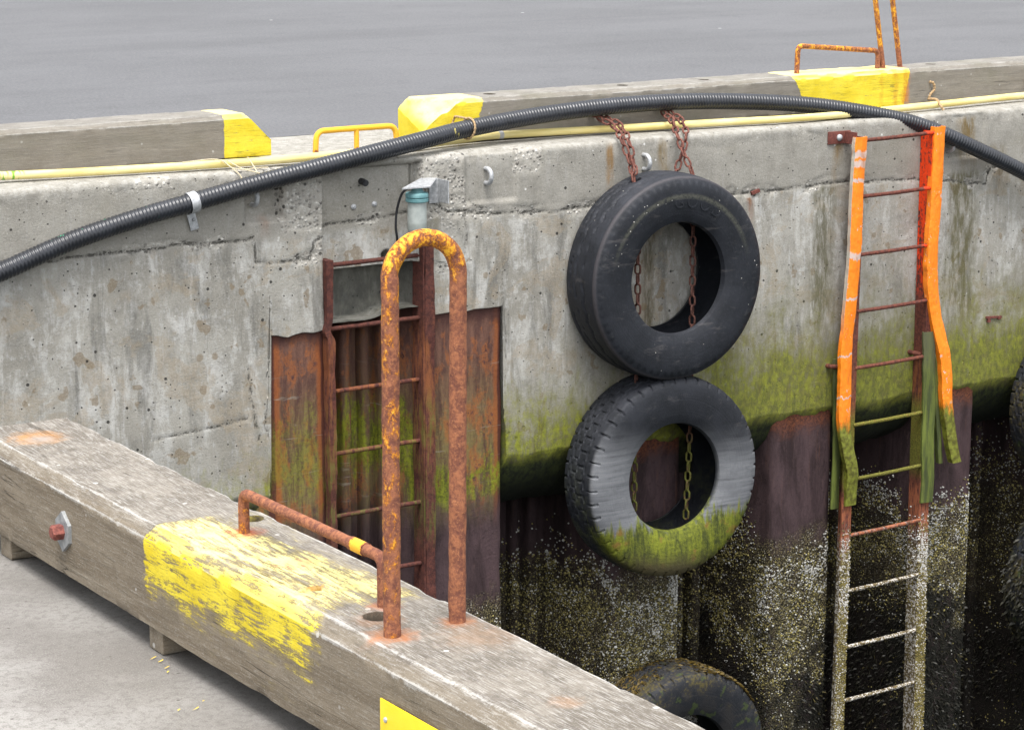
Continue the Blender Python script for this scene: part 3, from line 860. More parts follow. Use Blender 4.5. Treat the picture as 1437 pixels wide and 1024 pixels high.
# ------------------------------------------------------------------ ground, road, water
road = MB().add([(-60, 1.02, 0), (80, 1.02, 0), (80, 900, 0), (-60, 900, 0), (-60, 1.02, -.3), (80, 1.02, -.3)], [(0, 1, 2, 3), (0, 4, 5, 1)]).build('road', M['asphalt'], fix=False, smooth=False)
tag(road, 'grey asphalt apron behind the quay wall', kind='structure')
wat = MB().add([(-60, -60, -4.0), (80, -60, -4.0), (80, .6, -4.0), (-60, .6, -4.0)], [(0, 1, 2, 3)]).build('water', M['water'], fix=False)
tag(wat, 'dark harbour water below the wall', kind='structure')
pv = MB().box((-11.8, -17.55, -2.1), (16.0, 24.9, 4.2), bev=.02).build('pavement', M['pavement'])
tag(pv, 'pale grey concrete quay surface in front of the timber', kind='structure')
sp_ = MB()
for (sx, sy, w_, h_) in ((-4.075, -6.145, .012, .003), (-4.068, -6.168, .009, .003), (-4.075, -6.21, .008, .003), (-4.085, -6.235, .004, .003),
                         (-4.13, -6.45, .010, .003), (-4.16, -6.44, .004, .003), (-4.10, -6.42, .003, .002)):
    an_ = np.linspace(0, 2 * math.pi, 9, endpoint=False)
    rr_ = 1 + rng.uniform(-.35, .35, 9)
    sp_.add(np.stack((sx + np.cos(an_) * w_ * rr_ * .9 + np.sin(an_) * w_ * .3, sy + np.sin(an_) * h_ * rr_ + np.cos(an_) * w_ * .5, np.full(9, .004)), 1), [tuple(range(9))])
tag(sp_.build('paint_marking', M['speck'], fix=False, smooth=False), 'yellow paint drips on the concrete', kind='structure')

# ------------------------------------------------------------------ concrete quay wall
JOINT = [(-4, -.335), (-1.58, -.33), (-.67, -.322), (-.66, -.385), (-.655, -.437), (-.37, -.452), (-.345, -.36), (-.30, -.345)]
JOINT2 = [(-.285, -.30), (.05, -.29), (.22, -.275)]
JOINT3 = [(.27, -.21), (.34, -.245), (.40, -.285), (.50, -.287), (.58, -.305), (.95, -.333), (1.6, -.33), (2.31, -.335), (2.95, -.33), (3.5, -.355), (3.97, -.42), (4.0, -.33), (6.4, -.33)]
CRK = [[(.50, -.30), (.505, -.42), (.48, -.58)], [(-.705, -.94), (-.69, -1.02), (-.69, -1.09), (-.67, -1.18), (-.648, -1.29)], [(-.61, -1.17), (-.615, -1.23), (-.60, -1.28)],
       [(.53, -.24), (.60, -.29)], [(-1.2, -1.22), (-.9, -1.2), (-.72, -1.18)]]
DX = .01
xs = np.arange(-3.6, 6.4, DX)
zs = np.arange(-1.57, -.0301, .0101)
zb = np.full(len(xs), -1.57)
zb = np.where((xs > -.592) & (xs < -.285), -.80 + .006 * np.sin(xs * 40), zb)
zb = np.where((xs >= -.285) & (xs <= .265), -.77 + .03 * sstep(xs, -.05, .1), zb)
zb = np.where((xs > .265) & (xs < .722), -.785, zb)
zb = zb + (fbm(xs * 9, xs * 0, 3, 5) - .5) * .035 * np.where(zb > -1, .5, 1)
rows = []            # (Y0, Z, normal_y, normal_z, zflat)
X_, Z_ = np.meshgrid(xs, zs)                         # rows x cols
t_ = np.clip((-.5 - Z_) / 1.07, 0, 1)
Zf = np.where(Z_ < -.5, -.5 + (zb[None, :] + .5) * t_, Z_)
Yf = np.zeros_like(Zf)
rad = .03
arc = np.linspace(0, math.pi / 2, 6)[1:]
Xa, A_ = np.meshgrid(xs, arc)
Za = -rad + rad * np.sin(A_); Ya = rad - rad * np.cos(A_)
ty = np.concatenate((np.arange(.04, .3, .0125), np.arange(.3, 1.03, .06)))
Xt, Yt = np.meshgrid(xs, ty)
# haunch below the front face
hk = np.array([(.30, .33), (.22, .285), (.13, .225), (.07, .15), (.03, .075), (.01, .02)])
cut = (zb > -1.2)
Xh = np.repeat(xs[None, :], len(hk), 0)
Yh = np.where(cut[None, :], np.array([.30, .2, .12, .07, .03, .008])[:, None], hk[:, :1])
Zh = zb[None, :] - np.where(cut[None, :], np.array([.03, .025, .02, .015, .008, .002])[:, None], hk[:, 1:])
XX = np.concatenate((Xh, X_, Xa, Xt)); YY = np.concatenate((Yh, Yf, Ya, Yt)); ZZ = np.concatenate((Zh, Zf, Za, np.zeros_like(Xt)))
nh, nf, na, nt_ = len(hk), len(zs), len(arc), len(ty)
ny = np.concatenate((np.full((nh + nf, len(xs)), -1.), -np.cos(A_), np.zeros_like(Xt)))
nz_ = np.concatenate((np.zeros((nh + nf, len(xs))), np.sin(A_), np.ones_like(Xt)))
S_ = ZZ + np.maximum(YY - rad, 0) * (nz_ > 0)          # unrolled coordinate
d = (fbm(XX * 1.3, S_ * 1.3, 4, 1) - .5) * .008 + (fbm(XX * 14, S_ * 14, 4, 2) - .5) * .003
# board marks and lift step
upper = sstep(S_, -.345, -.325)
wob = (fbm(XX * 12, S_ * 12, 4, 9) - .5) * .03
jd = np.minimum(np.minimum(pdist(XX, S_ + wob, JOINT), pdist(XX, S_ + wob, JOINT2)), pdist(XX, S_ + wob, JOINT3))
inside = ((XX > -.29) & (XX < .235))
jw_ = .0035 + .006 * fbm(XX * 9, S_ * 9, 3, 21) ** 1.5
joint = np.exp(-(jd / jw_) ** 2)
for cpoly in CRK:
    cd = pdist(XX + (fbm(XX * 25, S_ * 25, 3, 4) - .5) * .03, S_, cpoly)
    joint = np.maximum(joint, .62 * np.exp(-(cd / .006) ** 2))
d -= joint * .006
# rough patches where the face is broken away
def boxm(x0, x1, z0, z1, s=.02):
    n_ = (fbm(XX * 16, S_ * 16, 3, 31) - .5) * .06
    return sstep(XX + n_, x0 - s, x0 + s) * (1 - sstep(XX + n_, x1 - s, x1 + s)) * sstep(S_ + n_, z0 - s, z0 + s) * (1 - sstep(S_ + n_, z1 - s, z1 + s))
rough = boxm(.26, .49, -.30, .02) + boxm(-.52, -.29, -.31, .0) + .55 * boxm(-.34, -.285, -.47, -.3) + .5 * boxm(.30, .46, -.60, -.27) * (fbm(XX * 9, S_ * 9, 3, 8) > .55)
rough += .7 * boxm(.79, .95, -.12, .05) + .35 * np.exp(-(S_ + .05) ** 2 / .05 ** 2) * sstep(fbm(XX * 5, S_ * 8, 3, 77), .45, .62)
rough += .55 * (S_ < .03) * sstep(S_, -.10, -.03) * (1 - sstep(XX, -.45, -.35)) * sstep(fbm(XX * 6, S_ * 6, 3, 40), .35, .55)
rough += .9 * (1 - sstep(jd, .015, .05)) * sstep(fbm(XX * 7, S_ * 9, 3, 45), .5, .65)
rough = np.clip(rough, 0, 1)
d -= rough * (.002 + .009 * (fbm(XX * 42, S_ * 42, 2, 12)))
# niches with lifting eyes
def rbox(x0, x1, z0, z1, s=.008):
    return sstep(XX, x0 - s, x0 + s) * (1 - sstep(XX, x1 - s, x1 + s)) * sstep(S_, z0 - s, z0 + s) * (1 - sstep(S_, z1 - s, z1 + s))
d -= rbox(-.705, -.50, -.245, -.06) * .055
d -= rbox(.505, .80, -.255, .03) * .014
d -= rbox(1.50, 1.72, -.245, -.005) * .010
d -= rbox(3.58, 3.95, -.26, -.01) * .012
# chipped arris
chip = sstep(fbm(XX * 7, XX * 0 + 3, 4, 51), .48, .62) * np.exp(-(S_ + .02) ** 2 / .03 ** 2)
d -= chip * .006 * fbm(XX * 30, S_ * 30, 2, 52) * 1.6
# ladder slot
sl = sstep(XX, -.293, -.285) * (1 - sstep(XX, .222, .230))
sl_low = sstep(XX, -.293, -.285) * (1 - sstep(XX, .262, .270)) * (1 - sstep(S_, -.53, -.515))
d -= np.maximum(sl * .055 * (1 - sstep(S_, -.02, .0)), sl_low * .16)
# open joint at the right of the slot
d -= (sstep(XX, .212, .218) * (1 - sstep(XX, .250, .258)) * sstep(S_, -.27, -.25) * (1 - sstep(S_, -.03, -.01))) * .07
# the small round hole above the ladder
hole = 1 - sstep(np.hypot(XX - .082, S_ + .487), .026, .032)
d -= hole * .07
recess_tone = np.clip(sl_low * .9 + hole, 0, 1)
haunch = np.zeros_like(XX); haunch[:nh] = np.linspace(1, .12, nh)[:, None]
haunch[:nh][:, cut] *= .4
d[:nh] = (fbm(XX[:nh] * 8, ZZ[:nh] * 8, 3, 61) - .5) * .03
XX = XX + (fbm(ZZ * 6, XX * 2 + 7, 4, 88) - .5) * .045 * sstep(-ZZ, .62, .80) * (XX < 1.2)
PW = np.stack((XX, YY + ny * d, ZZ + nz_ * d), -1).reshape(-1, 3)
nr, nc = XX.shape
idx = np.arange(nr * nc).reshape(nr, nc)
F = np.stack((idx[:-1, :-1], idx[:-1, 1:], idx[1:, 1:], idx[1:, :-1]), -1).reshape(-1, 4)
wall = MB(); wall.v = [PW]; wall.n = len(PW); wall.f = [tuple(q) for q in F.tolist()]
qw = wall.build('quay_wall', M['concrete'], fix=False, sharp=0, attrs=dict(joint=joint.ravel(), rough=rough.ravel(), recess_tone=recess_tone.ravel(), haunch=haunch.ravel()))
tag(qw, 'long weathered grey concrete quay wall with green algae along its foot', 'wall')

# ------------------------------------------------------------------ sheet piling under the wall
OUT = [(-2.83, -2.42), (-1.75, -1.34), (-.67, -.285), (.30, .725), (1.43, 1.855), (2.50, 2.90), (3.56, 3.96), (4.64, 5.05)]
DEP = .52
spw = empty('sheet_pile_wall', (1.0, .3, -4.4), 'rusty brown steel sheet piling below the concrete with a barnacled foot', 'sheet piling')
PILE_PATHS = []
def weedmask(x, y, z):
    """where dark weed has taken over the crust"""
    return sstep(fbm(x * 4.5 + y * 4, z * 4.5, 4, 131) + .10 * sstep(-z, 2.9, 3.5), .47, .57) * sstep(-z + (fbm(x * 3, z * 2, 2, 132) - .5) * .7, 2.6, 2.95)
for i, (x0, x1) in enumerate(OUT):
    lm = x0 - .33 if i == 0 else (OUT[i - 1][1] + x0) / 2
    rm = x1 + .33 if i == len(OUT) - 1 else (x1 + OUT[i + 1][0]) / 2
    wl = min(.13, (x0 - lm) * .6)
    dl = .24 if i == 3 else DEP; dr = .24 if i == 2 else DEP              # the pan behind the old ladder is shallower
    pr = [(lm, dl), (lm + .008, dl - .045), (lm + .03, dl - .055), (lm + .05, dl - .05), (lm + .06, dl - .004), (lm + .088, dl), (lm + .100, dl - .075), (lm + .148, dl - .08), (lm + .160, dl), (x0 - wl - .004, dl), (x0 - wl + .01, dl - .02), (x0 - .012, .036), (x0 + .012, .018), (x0 + .05, .014),
          (x0 + .5 * (x1 - x0), .014), (x1 - .04, .014), (x1 - .008, .017), (x1 + .006, .034), (x1 + .10, dr - .03), (x1 + .125, dr), (x1 + .165, dr), (x1 + .177, dr - .07), (x1 + .222, dr - .075), (x1 + .235, dr), (rm - .03, dr), (rm, dr - .004)]
    pr = np.array(pr); pr = pr[np.argsort(pr[:, 0], kind='stable')]
    fine_ = resample(np.column_stack((pr, np.zeros(len(pr)))), .018)[:, :2]
    PILE_PATHS.append(fine_)
    ztop = -.74 if i in (2, 3) else -1.45 if i not in (4, 5) else -1.52
    zz = np.arange(-4.5, ztop, .02)
    n_ = len(fine_)
    GX = np.repeat(fine_[None, :, 0], len(zz), 0); GY = np.repeat(fine_[None, :, 1], len(zz), 0); GZ = np.repeat(zz[:, None], n_, 1)
    cr = sstep(-GZ + (fbm(GX * 4, GZ * 4, 3, 70) - .5) * .6, 2.2, 2.7)
    GY = GY - (fbm(GX * 6, GZ * 2.5, 4, 71) - .5) * .012 - cr * (fbm(GX * 30, GZ * 30, 3, 72) - .2) * .018
    GX = GX + (fbm(GX * 6 + 9, GZ * 3, 3, 73) - .5) * .008
    if i in (2, 3): GX = GX + (fbm(GZ * 3, GZ * 0, 3, 74) - .5) * .02
    id2 = np.arange(len(zz) * n_).reshape(len(zz), n_)
    f2 = np.stack((id2[:-1, :-1], id2[:-1, 1:], id2[1:, 1:], id2[1:, :-1]), -1).reshape(-1, 4)
    mb = MB(); mb.v = [np.stack((GX, GY, GZ), -1).reshape(-1, 3)]; mb.n = GX.size; mb.f = [tuple(q) for q in f2.tolist()]
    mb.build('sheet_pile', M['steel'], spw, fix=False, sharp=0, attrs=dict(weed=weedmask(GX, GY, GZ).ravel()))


# ------------------------------------------------------------------ timbers
def beam(name, m, axis, a0, a1, c0, w, z0, h, zcap=None, jit=.003, ch=.022, holes=(), seed=0, parent=None):
    """axis 'X': along x from a0..a1, front face at y=c0, width w to +y.  axis 'Y': along y, front face at x=c0, width to +x"""
    q = []
    def seg(p0, p1, n, e0, e1):
        for k in range(n):
            t = k / n; q.append((p0[0] + (p1[0] - p0[0]) * t, p0[1] + (p1[1] - p0[1]) * t, max(math.exp(-(t * math.dist(p0, p1) / .008) ** 2) * e0, math.exp(-((1 - t) * math.dist(p0, p1) / .008) ** 2) * e1)))
    P_ = [(0, .004), (0, h - ch), (ch, h), (w - .008, h), (w, h - .008), (w, .004), (w - .004, 0), (.004, 0)]
    seg(P_[0], P_[1], 12, .5, 1); seg(P_[1], P_[2], 3, 1, 1); seg(P_[2], P_[3], 14, 1, .8); seg(P_[3], P_[4], 2, 1, 1)
    seg(P_[4], P_[5], 8, .9, .3); seg(P_[5], P_[6], 1, 0, 0); seg(P_[6], P_[7], 6, 0, 0); seg(P_[7], P_[0], 1, .5, .5)
    q = np.array(q); n_ = len(q)
    st = np.arange(a0, a1 + 1e-6, .015); ns = len(st)
    A2 = np.repeat(st[:, None], n_, 1); C2 = np.repeat(q[None, :, 0], ns, 0); H2 = np.repeat(q[None, :, 1], ns, 0)
    peri = np.arange(n_)[None, :] * .02
    dn = (fbm(A2 * 1.2, peri * 3 + seed, 3, 80 + seed) - .5) * jit * 1.2 + (fbm(A2 * 7, peri * 30 + seed, 3, 81 + seed) - .5) * jit
    e2 = np.repeat(q[None, :, 2], ns, 0)
    nick = sstep(fbm(A2 * 14, peri * 6, 3, 83 + seed), .5, .7) * e2 * jit * .9
    cx, cz = w / 2, h / 2
    C2 = C2 + np.sign(cx - C2) * (nick - dn) * (np.abs(C2 - cx) > cx * .85)
    H2 = H2 + np.sign(cz - H2) * (nick - dn) * (np.abs(H2 - cz) > cz * .85)
    if zcap is not None:
        lim = zcap(A2, C2)
        H2 = np.minimum(H2, lim - (h - H2) * .02)
    if axis == 'X': P3 = np.stack((A2, c0 + C2, z0 + H2), -1)
    else: P3 = np.stack((c0 + C2, A2, z0 + H2), -1)
    mb = MB(); f = []
    for i in range(ns - 1):
        for j in range(n_):
            k = (j + 1) % n_
            f.append((i * n_ + j, i * n_ + k, (i + 1) * n_ + k, (i + 1) * n_ + j))
    f.append(tuple(range(n_))); f.append(tuple((ns - 1) * n_ + j for j in range(n_ - 1, -1, -1)))
    mb.add(P3.reshape(-1, 3), f)
    o = mb.build(name, m, parent, attrs=dict(edge=e2.ravel()), sharp=35)
    if holes: cut_holes(o, holes)
    return o


def cut_holes(o, holes):
    mb = MB()
    for (hx, hy, hz, r_, dep, axis) in holes:
        if axis == 'Z': mb.lathe([(r_, -dep), (r_, .05)], (hx, hy, hz), 'Z', 24)
    off = o.parent.location if o.parent else Vector((0, 0, 0))
    c = mb.build('cutter', M['cable'], None)
    c.location = (0, 0, 0)
    bpy.context.view_layer.update()
    md = o.modifiers.new('b', 'BOOLEAN'); md.operation = 'DIFFERENCE'; md.object = c; md.solver = 'EXACT'
    bpy.context.view_layer.update()
    dg = bpy.context.evaluated_depsgraph_get()
    me = bpy.data.meshes.new_from_object(o.evaluated_get(dg), preserve_all_data_layers=True, depsgraph=dg)
    o.modifiers.remove(md)
    old = o.data; o.data = me; me.name = o.name
    bpy.data.meshes.remove(old)
    cm = c.data; bpy.data.objects.remove(c); bpy.data.meshes.remove(cm)


# foreground beam on its blocks
fb = empty('timber_beam', (-3.93, -6.5, 0), 'thick weathered timber edge beam in the foreground with a worn yellow painted stretch', 'beam')
beam('beam', M['front_timber'], 'Y', -9.4, -5.15, -4.056, .247, .05, .205, jit=.003, ch=.025, seed=1, parent=fb,
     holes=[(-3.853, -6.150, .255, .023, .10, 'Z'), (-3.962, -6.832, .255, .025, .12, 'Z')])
for by in (-5.33, -6.105, -6.90, -7.70, -8.50):
    MB().box((-3.93, by, .026), (.235, .062, .049), bev=.003).build('block', M['block'], fb)
wp = MB()
rotp = Matrix.Rotation(R(14), 3, 'X')
hexa = [(math.cos(R(90 + 60 * k)) * .038 * (1 if k % 3 else 1.25), math.sin(R(90 + 60 * k)) * .038 * (1 if k % 3 else 1.15)) for k in range(6)]
wv = [(-4.064, -5.690 + a_, .150 + b_) for a_, b_ in hexa] + [(-4.055, -5.690 + a_, .150 + b_) for a_, b_ in hexa]
wp.add(wv, [(0, 1, 2, 3, 4, 5), (11, 10, 9, 8, 7, 6)] + [(i, (i + 1) % 6, 6 + (i + 1) % 6, 6 + i) for i in range(6)])
wpo = wp.build('washer_plate', M['galvdark'], fb, smooth=False)
bl = MB()
bl.lathe([(.0172, 0), (.0172, .020), (.013, .024)], (0, 0, 0), 'X', 6)
bl.v = [np.concatenate(bl.v) * np.array([-1, 1, 1]) + np.array([-4.064, -5.690, .150])]
bl.build('bolt_head', M['boltred'], fb, smooth=False)

# far kerbs
def zc_left(A2, C2):
    return .207 - np.clip((A2 + .552) / .13, 0, 1) * .130 + (A2 < -.552) * 1.0
def zc_right(A2, C2):
    base = .06 + np.clip((A2 - .43) / .24, 0, 1) ** .8 * .15
    base = base + .035 * (fbm(A2 * 14, C2 * 14, 3, 91) - .5) + np.clip(C2 - .03, 0, .2) * .45
    return np.where(A2 < .70, np.minimum(base, 2), 2)


kl = beam('timber_kerb', M['kerb_left'], 'X', -4.2, -.420, .28, .245, .018, .207, zcap=zc_left, jit=.003, ch=.022, seed=3)
tag(kl, 'grey timber kerb with a sloped yellow end, left of the gap', 'kerb', 'timber kerbs along the quay edge')
kr = beam('timber_kerb', M['kerb_right'], 'X', .43, 6.4, .28, .245, .018, .207, zcap=zc_right, jit=.004, ch=.022, seed=5,
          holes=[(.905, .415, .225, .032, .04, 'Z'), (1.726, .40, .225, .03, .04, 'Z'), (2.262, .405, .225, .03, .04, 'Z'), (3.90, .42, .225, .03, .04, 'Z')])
tag(kr, 'grey timber kerb with a hacked yellow end and a yellow patch under the handrails, right of the gap', 'kerb', 'timber kerbs along the quay edge')


def arcpts(c, u, v, r_, a0, a1, n=10):
    return [tuple(np.array(c) + r_ * (math.cos(t) * np.array(u) + math.sin(t) * np.array(v))) for t in np.linspace(a0, a1, n)]


def fillet(pts, r_, n=6):
    out = [pts[0]]
    for a_, b_, c_ in zip(pts[:-2], pts[1:-1], pts[2:]):
        a_, b_, c_ = map(Vector, (a_, b_, c_))
        p0 = b_ + (a_ - b_).normalized() * r_; p1 = b_ + (c_ - b_).normalized() * r_
        for t in np.linspace(0, 1, n): out.append(tuple(p0 * (1 - t) ** 2 + b_ * 2 * t * (1 - t) + p1 * t * t))
    out.append(pts[-1])
    return out


def wobtube(mb, pts, r_, step=.006, seg=18, amt=.04, seed=0):
    q = resample(pts, step); n_ = len(q)
    aa, ss_ = np.meshgrid(np.arange(seg) / seg * 6, np.arange(n_) * step * 40)
    rr = r_ * (1 + amt * 2 * (fbm(aa + seed, ss_, 3, seed) - .5))
    rr[:, 0] = rr[:, 0] * .5 + rr[:, -1] * .5
    return mb.tube(q, rr, seg)


# ------------------------------------------------------------------ rails on the foreground beam
hp = [(-3.994, -6.938, .235), (-3.9935, -6.938, .868)] + arcpts((-3.926, -6.935, .868), (1, 0, 0), (0, 0, 1), .0675, math.pi, 0, 22)[1:] + [(-3.860, -6.932, .235)]
hoop = wobtube(MB(), hp, .0150, seed=3, amt=.07).build('grab_hoop', M['hoop'])
tag(hoop, 'tall rusty steel hoop with flaking yellow paint standing on the foreground beam', 'grab rail')
lr = empty('grab_rail', (-3.92, -6.51, .255), 'low rusty handrail bar beside the tall hoop on the foreground beam', 'grab rail')
wobtube(MB(), fillet([(-3.912, -6.232, .24), (-3.913, -6.232, .335), (-3.925, -6.790, .346), (-3.925, -6.790, .24)], .022), .0108, seed=9, amt=.06).build('bar', M['rail_rust'], lr)
MB().tube(resample([(-3.9225, -6.675, .3437), (-3.9237, -6.73, .3447)], .006), .0128, 18).build('sleeve', M['rail_rust'], lr)

sg = empty('yellow_plate', (-4.058, -7.3, .11), 'blank bright yellow plate screwed to the near side of the foreground beam', 'sign')
MB().box((-4.0595, -7.29, .114), (.003, .56, .130), bev=.001).build('plate', M['sign'], sg)
MB().lathe([(.0048, 0), (.0048, .0015), (.003, .003)], (0, 0, 0), 'X', 16)
sc_m = MB(); sc_m.lathe([(.0052, 0), (.0046, .002), (.0025, .0032)], (0, 0, 0), 'X', 16)
sc_m.v = [np.concatenate(sc_m.v) * np.array([-1, 1, 1]) + np.array([-4.061, -7.029, .146])]
sc_m.build('screw', M['galv'], sg)
fl = MB()
u_, v_ = np.meshgrid(np.linspace(0, 1, 9), np.linspace(0, 1, 5))
fx = -3.995 + (u_ - .5) * .045 * .6 - (v_ - .5) * .012; fy = -6.653 - (u_ - .5) * .03 + (v_ - .5) * .016 * np.sin(u_ * 3.1 + .3)
fz = .2585 + .010 * (v_ - .5) ** 2 * 4 * u_ + .006 * u_
id3 = np.arange(45).reshape(5, 9)
fl.add(np.stack((fx, fy, fz), -1).reshape(-1, 3), np.stack((id3[:-1, :-1], id3[:-1, 1:], id3[1:, 1:], id3[1:, :-1]), -1).reshape(-1, 4).tolist())
fl.add(np.stack((fx, fy, fz - .0015), -1).reshape(-1, 3), np.stack((id3[:-1, :-1], id3[1:, :-1], id3[1:, 1:], id3[:-1, 1:]), -1).reshape(-1, 4).tolist())
tag(fl.build('dry_leaf', M['flake'], fix=False), 'small curled dry leaf lying on the yellow paint of the foreground beam', 'leaf')

# ------------------------------------------------------------------ rails on the far quay
wr = empty('grab_rail', (.03, .25, 0), 'low yellow handrail with three posts on the wall top between the kerbs', 'grab rail')
wobtube(MB(), fillet([(-.197, .25, -.01), (-.190, .25, .122), (.252, .25, .122), (.262, .25, -.01)], .045), .0140, seed=4, amt=.03).build('bar', M['rail_yellow'], wr)
wobtube(MB(), [(.032, .25, -.01), (.032, .25, .118)], .0125, seed=5, amt=.03).build('post', M['rail_yellow'], wr)
MB().lathe([(.04, .0), (.04, .006), (.02, .01)], (-.197, .25, 0), 'Z', 20).build('base_plate', M['bracket'], wr)
kh = wobtube(MB(), fillet([(2.901, .40, .20), (2.906, .40, .376), (3.487, .40, .322), (3.484, .40, .20)], .035), .0145, seed=6, amt=.05).build('grab_rail', M['rail_orange'])
tag(kh, 'low orange and rust handrail on the yellow kerb patch beside the leaning hoop', 'grab rail')
fh = wobtube(MB(), [(3.530, .40, .20), (3.400, .41, .93)] + arcpts((3.462, .41, .93), (1, 0, 0), (0, 0, 1), .063, math.pi, 0, 14)[1:] + [(3.657, .40, .20)], .0150, seed=7, amt=.04).build('grab_hoop', M['rail_orange'])
tag(fh, 'tall leaning orange hoop on the far kerb cut by the top of the photo', 'grab rail')

# ------------------------------------------------------------------ hoses
HP = [(-3.0, -.05, -.70), (-2.142, -.05, -.404), (-1.943, -.05, -.354), (-1.602, -.05, -.245), (-1.253, -.05, -.165), (-1.003, -.05, -.12), (-.673, -.05, -.059), (-.369, -.045, -.012), (-.045, -.02, .033),
      (.315, .05, .073), (.59, .13, .096), (1.031, .19, .126), (1.478, .20, .146), (1.934, .20, .145), (2.393, .18, .12), (2.844, .13, .075), (3.286, .05, -.006), (3.504, 0, -.07), (3.728, -.05, -.162),
      (4.173, -.09, -.358), (4.645, -.10, -.59), (5.4, -.12, -1.1)]
hq = crom(HP, .0035)
ph = (np.arange(len(hq)) * .0035 / .0185)
seg = 24
aa = np.arange(seg) / seg
w = (ph[:, None] + aa[None, :]) % 1.0
prof = .0400 + .0036 * (sstep(w, .0, .22) * (1 - sstep(w, .55, .8)))
hs = MB().tube(hq, prof, seg).build('corrugated_hose', M['hose'], sharp=0)
tag(hs, 'thick black corrugated hose arching along the top of the quay wall', 'hose')
YP = [(-3.6, .2, .032), (-2.025, .2, .036), (-1.792, .2, .032), (-1.501, .16, .028), (-.826, .08, .027), (-.311, .06, .028), (.207, .14, .027), (.583, .22, .03), (.849, .24, .036), (1.493, .22, .028), (2.126, .14, .028),
      (2.804, .08, .026), (3.626, .14, .03), (4.43, .2, .036), (4.789, .2, .036), (6.4, .2, .034)]
yp = MB().tube(crom(YP, .03), .0195, 18).build('yellow_pipe', M['ypipe'])
tag(yp, 'thin pale yellow pipe lying along the wall top in front of the kerbs', 'pipe')
tp = MB()
for tx in (.86, 2.66):
    q = crom(YP, .004); i0 = int(np.argmin(np.abs(q[:, 0] - tx)))
    tp.tube(q[i0 - 3:i0 + 4], .0205, 18)
tpo = MB(); q = crom(YP, .004); i0 = int(np.argmin(np.abs(q[:, 0] - .86))); tpo.tube(q[i0 - 3:i0 + 4], .0206, 18)
o_ = tpo.build('tape_band', M['tape'], yp)

# hose clamp
hc = empty('hose_clamp', (-1.003, -.01, -.12), 'grey metal clamp with a bolted tab holding the black hose to the wall', 'clamp')
i0 = int(np.argmin(np.abs(hq[:, 0] + 1.003)))
tg = hq[i0 + 5] - hq[i0 - 5]; tg /= np.linalg.norm(tg)
bb = []
for k, off in enumerate((-.021, .021)):
    for rad_ in (.0465, .0495):
        bb.append([tuple(hq[i0] + tg * off + rad_ * (math.cos(t) * np.array((0, -1, 0)) + math.sin(t) * np.cross(tg, (0, -1, 0)))) for t in np.linspace(-2.2, 2.2, 26)])
mb = MB(); n_ = 26
vv = [p for ring in (bb[0], bb[1], bb[3], bb[2]) for p in ring]
ff = []
for r_ in range(4):
    s_ = (r_ + 1) % 4
    for j in range(n_ - 1): ff.append((r_ * n_ + j, r_ * n_ + j + 1, s_ * n_ + j + 1, s_ * n_ + j))
ff += [(0, n_, 2 * n_, 3 * n_), (n_ - 1, 4 * n_ - 1, 3 * n_ - 1, 2 * n_ - 1)]
mb.add(vv, ff).build('band', M['galv'], hc)
MB().box((-.985, -.012, -.212), (.042, .006, .085), Matrix.Rotation(R(-14), 3, 'Y'), bev=.0015).build('tab', M['galv'], hc)
MB().box((-.995, -.026, -.172), (.042, .034, .005), Matrix.Rotation(R(-14), 3, 'Y'), bev=.001).build('flange', M['galv'], hc)
b2 = MB(); b2.lathe([(.0085, 0), (.0085, .007), (.006, .009)], (0, 0, 0), 'Y', 6); b2.v = [np.concatenate(b2.v) * np.array([1, -1, 1]) + np.array([-.982, -.015, -.205])]
b2.build('bolt', M['galvdark'], hc, smooth=False)

# rope tying the hose to the kerb
i0 = int(np.argmin(np.abs(hq[:, 0] - .60)))
c_ = hq[i0]; tg = hq[i0 + 5] - hq[i0 - 5]; tg /= np.linalg.norm(tg)
w1 = np.array((0, -1., 0)); w1 -= tg * (w1 @ tg); w1 /= np.linalg.norm(w1); w2 = np.cross(w1, tg)
ring = [tuple(c_ + tg * .012 * math.sin(t) + .050 * (math.cos(t) * w1 + math.sin(t) * w2)) for t in np.linspace(0, 2 * math.pi, 40)]
rp = MB(); q = resample(ring, .004)
rp.tube(q, .0055 * (1 + .25 * np.sin(np.arange(len(q)) * 1.6)), 8)
q2 = np.array([c_ + .05 * w2 + tg * 0, c_ + np.array((-.03, .06, .055)), (.600, .262, .135), (.594, .272, .10), (.60, .262, .07), c_ + np.array((.01, .06, -.02))])
q2 = crom(q2, .004); rp.tube(q2, .0055 * (1 + .25 * np.sin(np.arange(len(q2)) * 1.6)), 8)
tag(rp.build('rope_tie', M['rope']), 'tan rope loop tying the black hose to the hacked yellow kerb end', 'rope')
k2 = crom([(3.765, .273, .145), (3.785, .262, .135), (3.792, .262, .10), (3.765, .262, .075), (3.753, .262, .047), (3.740, .23, .052), (3.72, .16, .055), (3.70, .105, .03), (3.71, .09, .006)], .004)
tag(MB().tube(k2, .007 * (1 + .25 * np.sin(np.arange(len(k2)) * 1.6)), 8).build('rope_tie', M['rope']), 'short frayed rope tying the yellow pipe to the kerb right of the orange hoop', 'rope')
tw = MB()
for pts in ([(-1.0, .05, .052), (-.82, .055, .052), (-.76, .02, .012), (-.72, .0, .006), (-.66, -.015, -.01), (-.60, -.02, -.03)], [(-.80, .06, .05), (-.76, .02, .01), (-.735, -.005, -.02), (-.72, -.02, -.06)],
            [(-.66, .06, .052), (-.645, .03, .012), (-.65, -.005, -.005), (-.64, -.02, -.05)], [(-.78, .05, .05), (-.71, .01, .006), (-.64, .02, .004), (-.58, .01, .003)]):
    tw.tube(crom(pts, .01), .0028, 6)
